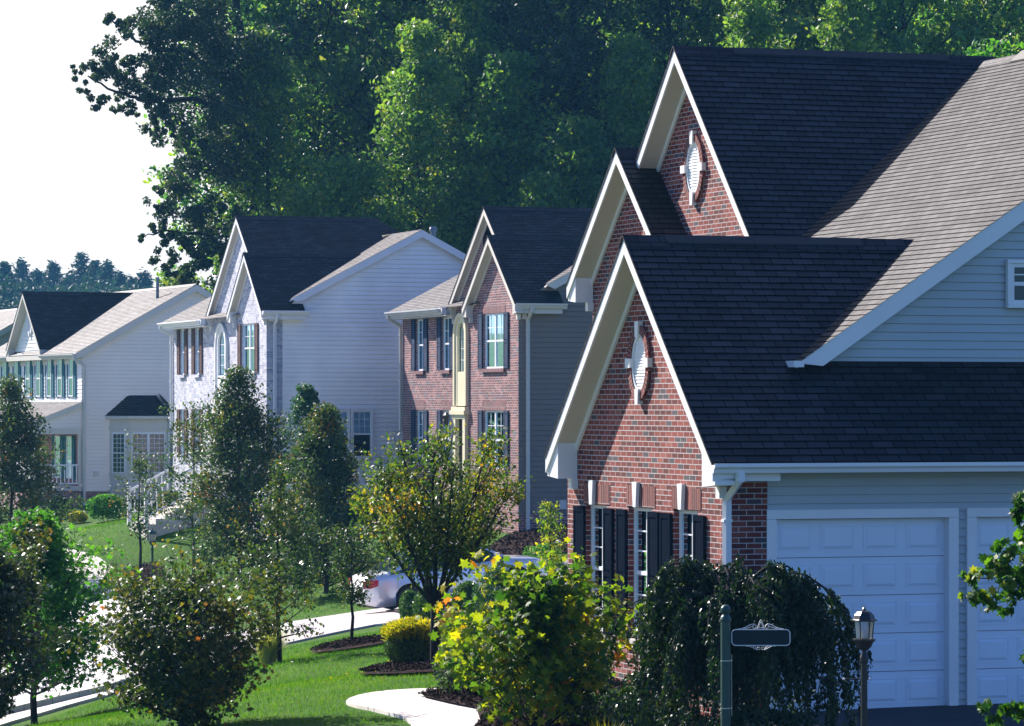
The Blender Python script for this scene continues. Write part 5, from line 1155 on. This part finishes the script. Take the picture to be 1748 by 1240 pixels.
blob('maple_shrub', 'low green shrub on the bank by the far brick corner', 'shrub', ground_at(925, 0, 91), .5, .4, .3, 1400, .06, 'leaf_green', 14, bumps=.2)
def tuft(name, label, loc, n, L, spread, mat, seed, w=.012):
    rng = np.random.default_rng(seed); th = rng.uniform(0, 6.283, n); V = []; Fc = []
    for i in range(n):
        e = np.array([np.cos(th[i]), np.sin(th[i]), 0]); s = rng.uniform(.2, 1) * spread; l = L * rng.uniform(.6, 1.1); sd = np.array([-e[1], e[0], 0]) * w; b = e * rng.uniform(0, .12)
        k = len(V)
        for f in (0, .4, .75, 1): c = b + e * s * f ** 1.6 + np.array([0, 0, l * (f - .38 * f * f * (s / spread))]); ww = 1 - f * .9; V += [c - sd * ww, c + sd * ww]
        for q in range(3): Fc.append([k + 2 * q, k + 2 * q + 1, k + 2 * q + 3, k + 2 * q + 2])
    o = np_mesh(name, np.array(V), np.array(Fc), mat); o.location = loc; return tag(o, label, 'grass')
tuft('ornamental_grass', 'pale striped ornamental grass behind the sparse pear tree', ground_at(458, 0, 64), 700, .85, .55, 'straw', 1)
tuft('ornamental_grass', 'small golden grass tuft at the foot of the near brick wall', ground_at(1035, 0, 41.2), 260, .42, .3, 'leaf_yellow', 2, .007)

# ------------------------------------------------------------------ roads, paths, beds
drape('road', [(-26, 30), (-11, 50), (-9.9, 62), (-8.3, 68), (-6.9, 74), (-6.2, 80), (-6.8, 88), (-8.8, 97), (-11.2, 104.5), (-14.5, 112), (-19, 122), (-30, 140), (-45, 135), (-30, 112), (-21, 95), (-18, 80), (-22, 60), (-40, 30)], 'road', .03)
drape('kerb', [(-9.75, 62), (-8.15, 68), (-6.75, 74), (-6.75, 74.2), (-8.3, 68.2), (-9.9, 62.2)], 'concrete', .12, skirt=.2)
drape('sidewalk', smoothpoly([(-9.4, 56), (-8.9, 60.6), (-7.3, 64.8), (-5.6, 69.2), (-5.0, 71), (-6.2, 70.7), (-7.75, 66), (-9.6, 61.8), (-10.5, 56)], 1), 'concrete', .06, skirt=.15)
drape('sidewalk', smoothpoly([(-8.2, 99.5), (-9.3, 104), (-11, 109), (-13.5, 115), (-15.5, 117), (-12.4, 109), (-10.6, 103.6), (-9.4, 99)], 1), 'concrete', .06, skirt=.15)
drape('driveway', [gp(478, 1104), gp(560, 1086), gp(640, 1070), gp(720, 1062), gp(800, 1050), gp(880, 1040), (3, 90), (3, 95), gp(900, 1006), gp(820, 1014), gp(740, 1027), gp(680, 1037), gp(620, 1046), gp(560, 1055), gp(500, 1064), (-7.2, 78), (-7.2, 72)], 'drive', .05, skirt=.12)
drape('path', smoothpoly([gp(588, 1201), gp(620, 1190), gp(680, 1183), gp(760, 1181), (.6, 49.5), (1.2, 48), gp(900, 1238), gp(860, 1243), (-.5, 44.2), (-1.2, 44.4), gp(700, 1232), gp(640, 1216), gp(600, 1208)], 1), 'concrete', .05, skirt=.12)
drape('garage_driveway', [(3.2, 44.6), (14, 48.2), (16, 30), (-4, 22), (1, 38)], 'asphalt', .03)
tag(drape('mulch', smoothpoly([gp(712, 1196), gp(740, 1186), gp(790, 1184), (.5, 48.6), (1.2, 46.3), (2.3, 44.2), (3, 42), (2.5, 39), (.4, 39.5), (-.6, 41.5), gp(830, 1222), gp(760, 1208)], 1), 'mulch', .08), kind='structure')
for nm, x, y, rx in (('mulch', 600, 1106, .75), ('mulch', 742, 1142, 1.2), ('mulch', 238, 992, .7)):
    g_ = gp(x, y); drape(nm, [(g_[0] + rx * math.cos(a * .524) * (1 + .1 * math.sin(3 * a)), g_[1] + 2.2 * rx * math.sin(a * .524)) for a in range(12)], 'mulch', .05)
drape('mulch', smoothpoly([gp(815, 952), gp(870, 915), gp(960, 890), (3.5, 97), (4, 91), gp(960, 945), gp(880, 958)], 1), 'mulch', .05)
drape('mulch', smoothpoly([gp(660, 1036), (-1.2, 79.5), (1.5, 79), (1.8, 71), (-.4, 71), gp(660, 1052)], 1), 'mulch', .07)
drape('gravel', smoothpoly([gp(634, 1150), gp(665, 1132), gp(690, 1135), gp(700, 1150), gp(660, 1154)], 1), 'gravel', .06)

# ------------------------------------------------------------------ grass blades on the lawns in view
rng = np.random.default_rng(99)
def pip(x, y, poly):
    c = np.zeros(len(x), bool); n = len(poly)
    for i in range(n):
        (x0, y0), (x1, y1) = poly[i], poly[i - 1]
        c ^= ((y0 > y) != (y1 > y)) & (x < (x1 - x0) * (y - y0) / (y1 - y0 + 1e-12) + x0)
    return c
lawnA = [gp(440, 1238), gp(590, 1238), gp(715, 1238), gp(600, 1212), gp(582, 1198), gp(640, 1184), gp(700, 1180), gp(756, 1176), gp(750, 1150), gp(660, 1158), gp(700, 1128), gp(655, 1078), gp(560, 1092), gp(480, 1108), (-6.3, 68), (-7.2, 64), (-8.6, 59), (-8, 47), (-4, 43)]
lawnB = [gp(120, 905), gp(240, 882), gp(330, 905), gp(420, 960), gp(560, 985), gp(650, 985), gp(620, 1040), gp(500, 1058), gp(330, 1004), gp(260, 1010), gp(200, 1018), gp(160, 1000)]
V = []; 
for poly, dens, hgt, w in ((lawnA, 520, .055, .009), (lawnB, 110, .075, .018)):
    xs = [p[0] for p in poly]; ys = [p[1] for p in poly]; area = (max(xs) - min(xs)) * (max(ys) - min(ys)); n = int(area * dens)
    x = rng.uniform(min(xs), max(xs), n); y = rng.uniform(min(ys), max(ys), n); k = pip(x, y, poly); x = x[k]; y = y[k]; z = np.concatenate([ground_z(x[i:i + 20000], y[i:i + 20000]) for i in range(0, len(x), 20000)])
    n = len(x); th = rng.uniform(0, 6.283, n); h = hgt * rng.uniform(.5, 1.2, n); tx = rng.normal(0, .35, n) * h; ty = rng.normal(0, .35, n) * h; b = np.stack([x, y, z - .005], 1); s = np.stack([np.cos(th), np.sin(th), 0 * th], 1) * w / 2
    V.append(np.stack([b - s, b + s, b + np.stack([tx, ty, h], 1)], 1).reshape(-1, 3))
V = np.concatenate(V); tag(np_mesh('grass', V, np.arange(len(V)).reshape(-1, 3), 'grass_blade'), 'short green lawn grass on both front gardens', 'grass', kind='stuff')

# mulch chips and fallen leaves
def chips(name, label, cat, polys, dens, size, mat, lift, seed, tilt=.5):
    rng = np.random.default_rng(seed); P = []
    for poly in polys:
        xs = [p[0] for p in poly]; ys = [p[1] for p in poly]; n = int((max(xs) - min(xs)) * (max(ys) - min(ys)) * dens); x = rng.uniform(min(xs), max(xs), n); y = rng.uniform(min(ys), max(ys), n); k = pip(x, y, poly); P.append(np.stack([x[k], y[k]], 1))
    P = np.concatenate(P); n = len(P); z = np.concatenate([ground_z(P[i:i + 20000, 0], P[i:i + 20000, 1]) for i in range(0, n, 20000)]) + lift + rng.uniform(0, .03, n)
    o = leaves_mesh(name, np.column_stack([P, z]), rng.normal(0, 1, (n, 3)) * np.array([1, 1, tilt]), rng.normal(0, tilt, (n, 3)) + np.array([0, 0, 1]), size * rng.uniform(.4, 1.4, n), mat, None, 'diamond', .8); tag(o, label, cat, kind='stuff')
ring = lambda x, y, rx: [(gp(x, y)[0] + rx * math.cos(a * .524), gp(x, y)[1] + 2.2 * rx * math.sin(a * .524)) for a in range(12)]
bedA = [gp(712, 1196), gp(740, 1186), gp(790, 1184), (.5, 48.6), (1.2, 46.3), (2.3, 44.2), (3, 42), (2.5, 39), (.4, 39.5), (-.6, 41.5), gp(830, 1222), gp(760, 1208)]
bedB = [gp(815, 952), gp(870, 915), gp(960, 890), (3.5, 97), (4, 91), gp(960, 945), gp(880, 958)]
chips('mulch_chips', 'dark shredded bark on the planting beds and tree rings', 'mulch', [bedA, ring(600, 1106, .75), ring(742, 1142, 1.2), ring(238, 992, .7)], 900, .05, 'mulch', .085, 5)
chips('mulch_chips', 'dark bark chips on the bank by the far brick corner', 'mulch', [bedB], 250, .08, 'mulch', .06, 6)
chips('fallen_leaves', 'scattered yellow fallen leaves on the lawns and paths', 'leaves', [lawnA, lawnB, ring(742, 1142, 2.2)], 2.2, .06, 'leaf_pear_yellow', .05, 7, .3)

# ------------------------------------------------------------------ silver car
def smoothstep(a, b, x): t = np.clip((x - a) / (b - a), 0, 1); return t * t * (3 - 2 * t)
def make_car(loc, yaw, pitch):
    root = empty('parked_car', loc, 0, 'silver four-door car on the driveway behind the multi-stemmed tree', 'car'); root.rotation_euler = (0, -pitch, yaw)
    wx = (-1.36, 1.36); AR = .375
    xs = sorted(set([round(x, 3) for x in np.linspace(-2.38, 2.38, 50)] + [round(w + d, 3) for w in wx for d in np.linspace(-AR, AR, 15)]))
    def ztop(x): return float(np.interp(x, [-2.38, -2.3, -2.1, -1.75, -1.0, 0, 1.0, 1.3, 1.9, 2.25, 2.38], [.86, .98, 1.02, 1.03, .99, .96, .965, .93, .83, .72, .60]))
    def kw(x): return float(np.interp(abs(x), [0, 1.4, 1.9, 2.2, 2.33, 2.38], [.90, .90, .87, .80, .70, .58]))
    def zs(x):
        z = float(np.interp(abs(x), [0, 2.1, 2.38], [.20, .23, .34]))
        for w in wx:
            d = abs(x - w)
            if d < AR: z = max(z, .33 + math.sqrt(AR * AR - d * d))
        return z
    rows = []
    for x in xs:
        k = kw(x); b = zs(x); t = ztop(x); mid = max(b + .02, min(.60, t - .2))
        h = [(k * .80, b - .005), (k * .985, b), (k * 1.005, max(b + .01, mid * .75)), (k, max(b + .02, mid)), (k * .985, max(b + .03, t - .17)), (k * .955, max(b + .035, t - .07)), (k * .89, t - .015), (k * .6, t + .012), (0, t + .025)]
        rows.append([(x, -y, z) for y, z in h] + [(x, y, z) for y, z in h[-2::-1]])
    V = np.array(rows).reshape(-1, 3); n = len(rows[0]); idx = np.arange(len(V)).reshape(len(rows), n); Fq = np.stack([idx[:-1, :-1], idx[:-1, 1:], idx[1:, 1:], idx[1:, :-1]], -1).reshape(-1, 4)
    body = np_mesh('body', V, Fq, 'car_silver', root, smooth=True)
    caps = MB(); caps.face(rows[0]); caps.face(rows[-1][::-1]); caps.build('bumper', 'car_silver', root)
    ub = MB(); ub.box(-2.2, -1.78, -.7, .7, .22, .6); ub.box(-.95, .95, -.78, .78, .17, .6); ub.box(1.78, 2.2, -.7, .7, .24, .5); ub.build('underbody', 'black_rubber', root)
    wl = MB()
    for w in wx: wl.box(w - .36, w + .36, -.62, .62, .3, .70)
    wl.build('wheel_well', 'black_rubber', root)
    # glasshouse
    gx_ = [(-1.78, 1.02, 1.03), (-1.35, .985, 1.24), (-.95, .97, 1.385), (-.45, .96, 1.44), (.1, .955, 1.445), (.42, .955, 1.40), (.75, .955, 1.23), (1.18, .965, .975)]
    g = MB(); prev = None
    def sec(x, bz, tz): f = (tz - .97) / .47; yb = .83; yt = .83 - .26 * max(0, f); return [(x, -yb, bz - .03), (x, -yt, tz - .02), (x, -yt * .6, tz + .005), (x, 0, tz + .015), (x, yt * .6, tz + .005), (x, yt, tz - .02), (x, yb, bz - .03)]
    S = [sec(*q) for q in gx_]
    for a, b in zip(S[:-1], S[1:]):
        for i in range(6): g.face([a[i], b[i], b[i + 1], a[i + 1]], smooth=False)
    g.build('glasshouse', 'car_glass', root)
    r = MB(); up = lambda p, d=.012: (p[0], p[1] * 1.01, p[2] + d)
    for a, b in zip(S[2:5], S[3:6]):
        for i in range(1, 5): r.face([up(a[i]), up(b[i]), up(b[i + 1]), up(a[i + 1])], smooth=True)
    r.build('roof', 'car_silver', root)
    p_ = MB()
    for sg in (1, -1):
        def strip(pts, w):
            for u, v in zip(pts[:-1], pts[1:]):
                u = Vector(u); v = Vector(v); d = Vector((w, 0, 0)); o = Vector((0, -.012 * sg, .006)); p_.face([u + o - d, v + o - d, v + o + d, u + o + d])
        P = lambda k, i: (S[k][i if sg > 0 else 6 - i])
        strip([P(0, 0), P(0, 1), P(1, 1), P(2, 1)], .05); strip([P(7, 0), P(6, 1), P(5, 1)], .045); strip([(-.10, -sg * .835, .94), (-.14, -sg * .575, 1.43)], .035)
        for k in range(2, 5): a = Vector(P(k, 1)); b = Vector(P(k + 1, 1)); o = Vector((0, -.012 * sg, 0)); p_.face([a + o, b + o, b + o + Vector((0, -.02 * sg, -.05)), a + o + Vector((0, -.02 * sg, -.05))])
        a = [(-1.78, -sg * .83, .99), (-1.15, -sg * .72, 1.12), (-.98, -sg * .60, 1.37), (-1.4, -sg * .66, 1.22)]; p_.face([(x, y - .014 * sg, z) for x, y, z in a])
    p_.build('pillars', 'car_silver', root)
    for sg in (-1, 1):
        t = MB(); x0 = -2.40; k = .84
        t.prism([(-2.385, sg * .60, .74), (-2.385, sg * .60, .90), (-2.30, sg * .79, .92), (-2.08, sg * .875, .90), (-2.12, sg * .885, .76), (-2.30, sg * .81, .72)], (-.02, sg * .012, 0)); t.build('tail_light', 'red_plastic', root)
        h_ = MB(); h_.prism([(2.30, sg * .52, .58), (2.26, sg * .78, .60), (1.98, sg * .875, .72), (1.98, sg * .865, .78), (2.24, sg * .74, .72), (2.33, sg * .52, .68)], (.015, sg * .012, .01)); h_.build('headlight', 'lamp_glass', root)
        m_ = MB(); m_.prism([(.86, sg * .86, .98), (.86, sg * 1.02, .98), (.86, sg * 1.03, 1.10), (.86, sg * .90, 1.11)], (.10, 0, 0)); m_.build('door_mirror', 'car_silver', root)
        sm_ = MB(); sm_.box(-.95, .95, sg * .903 - .006, sg * .903 + .006, .50, .535); sm_.build('side_moulding', 'car_silver', root)
        for dx in (-.12, 1.0, -1.12): d_ = MB(); d_.box(dx - .004, dx + .004, sg * .905 - .004, sg * .905 + .004, .30, .92); d_.build('door_gap', 'black_rubber', root)
        for dx in (-.3, .72): d_ = MB(); d_.box(dx - .09, dx + .09, sg * .90 - .025, sg * .90 + .025, .80, .83); d_.build('door_handle', 'car_silver', root)
        for w in wx:
            ty = MB(); yy = sg * .78
            prof = [(.20, -.09), (.30, -.10), (.325, -.07), (.325, .07), (.30, .10), (.20, .09)]
            def ring(mb, prof, n=28):
                for i in range(len(prof) - 1):
                    for q in range(n):
                        a = 6.28318 * q / n; b = 6.28318 * (q + 1) / n; (r0, y0), (r1, y1) = prof[i], prof[i + 1]
                        mb.face([(w + r0 * math.cos(a), yy + y0, .325 + r0 * math.sin(a)), (w + r0 * math.cos(b), yy + y0, .325 + r0 * math.sin(b)), (w + r1 * math.cos(b), yy + y1, .325 + r1 * math.sin(b)), (w + r1 * math.cos(a), yy + y1, .325 + r1 * math.sin(a))], smooth=True)
            ring(ty, prof); wo = ty.build('wheel', 'black_rubber', root)
            rm = MB(); ring(rm, [(.205, sg * .09), (.20, sg * .06), (.17, sg * .04)])
            ring(rm, [(.001, sg * .075), (.05, sg * .075), (.05, sg * .04)], 16)
            for q in range(7):
                a = q * .8976; c_, s__ = math.cos(a), math.sin(a); px_, pz_ = -s__ * .022, c_ * .022
                rm.prism([(w + c_ * .04 + px_, yy + sg * .045, .325 + s__ * .04 + pz_), (w + c_ * .19 + px_, yy + sg * .06, .325 + s__ * .19 + pz_), (w + c_ * .19 - px_, yy + sg * .06, .325 + s__ * .19 - pz_), (w + c_ * .04 - px_, yy + sg * .045, .325 + s__ * .04 - pz_)], (0, sg * .015, 0))
            rm.build('rim', 'wheel_alloy', wo)
    lp = MB(); lp.box(-2.415, -2.385, -.26, .26, .60, .74); lp.build('number_plate', 'white_trim', root)
cw = Vector((-1.39, 88.0)); ch = Vector((math.cos(A18), math.sin(A18))) * 1.36
zr = gz(cw.x - ch.x, cw.y - ch.y) + .05; zf = gz(cw.x + ch.x, cw.y + ch.y) + .05
make_car((cw.x, cw.y, (zr + zf) / 2), A18, math.atan2(zf - zr, 2.72))

# ------------------------------------------------------------------ lamp posts, street sign, garden light
def lantern_post(loc, zt, label, s=1.0, bar=True, mat='black_iron', name='lamp_post'):
    """zt: height of the finial above the base; everything hangs from the top down"""
    root = empty(name, loc, 0, label, 'lamp post', 'lamp posts in the front gardens'); z = lambda d: zt - d * s
    p = MB(); p.tube([(0, 0, -.3), (0, 0, z(.56))], .034, 14); p.lathe([(.037, 0), (.045, .02), (.045, .06), (.03, .10), (.022, .13), (.022, .16)], (0, 0, z(.57)), 16); p.build('post', mat, root)
    b = MB(); b.lathe([(.018, -.045), (.045, -.03), (.075 * s, -.002), (.092 * s, .04 * s), (.118 * s, .065 * s), (.118 * s, .078 * s), (.09 * s, .085 * s), (0, .085 * s)], (0, 0, z(.40)), 12); b.build('lantern_base', mat, root)
    c = MB(); R1, R2 = .085 * s, .10 * s
    for k in range(6): a = k * 1.0472; c.tube([(R1 * math.cos(a), R1 * math.sin(a), z(.315)), (R2 * math.cos(a), R2 * math.sin(a), z(.135))], .006, 6)
    cg = c.build('lantern_cage', mat, root)
    g = MB(); g.lathe([(R1 * .95, 0), (R2 * .95, .18 * s)], (0, 0, z(.315)), 6, True); g.build('lantern_glass', 'lamp_glass', root)
    q = MB()
    for k in range(3): a = k * 2.1; q.tube([(.03 * math.cos(a), .03 * math.sin(a), z(.31)), (.03 * math.cos(a), .03 * math.sin(a), z(.24))], .011, 8)
    q.build('candle_sleeves', 'stone', root)
    t = MB(); t.lathe([(0, 0), (.135 * s, 0), (.135 * s, .012 * s), (.115 * s, .02 * s), (.10 * s, .06 * s), (.065 * s, .095 * s), (.03 * s, .108 * s), (.012, .112 * s), (.02, .125 * s), (.008, .138 * s), (0, .155 * s)], (0, 0, z(.14)), 6, True); t.build('lantern_roof', mat, root)
    if bar:
        r = MB(); r.tube([(-.20, 0, z(.73)), (.05, 0, z(.73))], .008, 8); r.build('ladder_rest', mat, root)
        for x in (-.205, .055): k = MB(); k.lathe([(0, -.014), (.012, -.008), (.014, 0), (.012, .008), (0, .014)], (x, 0, z(.73)), 10); k.build('end_knob', 'white_trim', root)
    return root
b = ground_at(1475, 0, 37); lantern_post(b, HC - (1037 - PY) * 37 / F - b.z, 'black lantern post in front of the near garage door')
b = ground_at(260, 1008); lantern_post(b, HC - (903 - PY) * b.y / F - b.z, 'dark lantern post on the far lawn beside the young tree', 1.15, False, 'post_green')
Ys = 33.0; b = ground_at(1238.5, 0, Ys); zz = lambda py: HC - (py - PY) * Ys / F - b.z; mm = lambda d: d * Ys / F
root = empty('sign_post', b, 0, 'dark green round post with ball top and small scrolled sign panel', 'sign post')
p = MB(); p.lathe([(.044, -.3), (.044, zz(1062)), (.052, zz(1060)), (.052, zz(1057)), (.042, zz(1053)), (.030, zz(1050)), (.030, zz(1048))], (0, 0, 0), 20); p.build('post', 'post_green', root)
p = MB(); p.lathe([(0.0, -.046)] + [(.046 * math.sin(a), -.046 * math.cos(a)) for a in np.linspace(.3, 2.9, 10)] + [(0, .046)], (0, 0, zz(1041)), 18); p.build('ball_finial', 'post_green', root)
def rrect(x0, x1, z0, z1, r, n=6):
    o = []
    for cx_, cz_, a0 in ((x1 - r, z1 - r, 0), (x0 + r, z1 - r, 1.5708), (x0 + r, z0 + r, 3.14159), (x1 - r, z0 + r, 4.71239)):
        for k in range(n + 1): a = a0 + 1.5708 * k / n; o.append((cx_ + r * math.cos(a), cz_ + r * math.sin(a)))
    return o
x0, x1 = mm(10.5), mm(110); z0, z1 = zz(1102), zz(1075)
rr_ = rrect(x0, x1, z0, z1, mm(7)); p = MB(); p.prism([(x, -.004, z) for x, z in rr_], (0, .008, 0)); pn = p.build('sign_panel', 'sign_green', root)
p = MB(); p.tube([(x, -.004, z) for x, z in rr_ + rr_[:1]], .0045, 6); p.build('panel_border', 'white_trim', pn)
p = MB(); cxm = (x0 + x1) / 2
def spiral(cx_, cz_, r, t0, t1, n=16, k=.6): return [(cx_ + r * (1 - k * i / n) * math.cos(t0 + (t1 - t0) * i / n), -.002, cz_ + r * (1 - k * i / n) * math.sin(t0 + (t1 - t0) * i / n)) for i in range(n + 1)]
p2 = MB()
for sg in (-1, 1):
    q = lambda x, z: (cxm + sg * mm(x), -.002, z1 + mm(z))
    p.tube([q(39, 1), q(34, 1.5), q(26, 4), q(19, 8), q(12, 10), q(8, 7), q(8, 3), q(11, 1.5), q(14, 4), q(12, 6.5)], .0032, 5)
    p.tube([q(30, .8), q(22, 3), q(16, 5), q(10, 9)], .0026, 5)
    p.tube([q(6, 1), q(4.5, 7), q(1.5, 15), q(0, 16.5)], .0032, 5); p.tube([q(3.2, 3), q(2.6, 8), q(0, 13)], .0022, 5)
    w_ = lambda x, z: (cxm + sg * mm(x), -.002, z0 - mm(z))
    p2.tube([w_(25, 1.5), w_(20, 1), w_(13, 4), w_(7, 7.5), w_(2, 7), w_(1.5, 4), w_(4.5, 2.5), w_(6, 4.5)], .003, 5); p2.tube([w_(16, 0), w_(10, 2.5), w_(6, 6)], .0024, 5)
p.tube([(cxm - mm(6), -.002, z1 + mm(3)), (cxm + mm(6), -.002, z1 + mm(3))], .003, 5); p.build('scrollwork', 'white_trim', pn); p2.build('scrollwork', 'white_trim', pn)
p = MB(); p.box(.03, x0 + .004, -.006, .006, zz(1096), zz(1093)); p.box(.03, x0 + .004, -.006, .006, zz(1084), zz(1081)); p.build('bracket', 'post_green', root)
for py in (1128, 1209): p = MB(); p.lathe([(.047, -.004), (.047, .004)], (0, 0, zz(py)), 20); p.box(.04, .062, -.006, .006, zz(py) - .005, zz(py) + .005); p.build('clamp_band', 'wheel_alloy', root)
p = MB(); p.tube([(.055, 0, zz(1222)), (.055, 0, zz(1117))], .0035, 6); p.build('rod', 'wheel_alloy', root)
b = ground_at(953, 0, 92); root = empty('garden_light', b, 0, 'small white globe on the mulch bank by the far brick corner', 'garden light')
p = MB(); p.tube([(0, 0, -.1), (0, 0, .3)], .015, 6); p.build('stake', 'black_iron', root); p = MB(); p.lathe([(0, -.07)] + [(.07 * math.sin(a), -.07 * math.cos(a)) for a in np.linspace(.3, 2.9, 9)] + [(0, .07)], (0, 0, .36), 14); p.build('globe', 'white_trim', root)

# ------------------------------------------------------------------ air
hz = MB(); hz.box(-520, 520, -80, 820, -6, 46); MATS['haze'] = bpy.data.materials.new('haze'); hm = MATS['haze']; hm.use_nodes = True
hm.node_tree.nodes.clear(); ho = hm.node_tree.nodes.new('ShaderNodeOutputMaterial'); hv = hm.node_tree.nodes.new('ShaderNodeVolumePrincipled')
hv.inputs['Color'].default_value = (.16, .52, 1.0, 1); hv.inputs['Density'].default_value = 0.00017; hv.inputs['Anisotropy'].default_value = 0.35
hm.node_tree.links.new(hv.outputs[0], ho.inputs['Volume']); tag(hz.build('haze', 'haze'), kind='stuff')
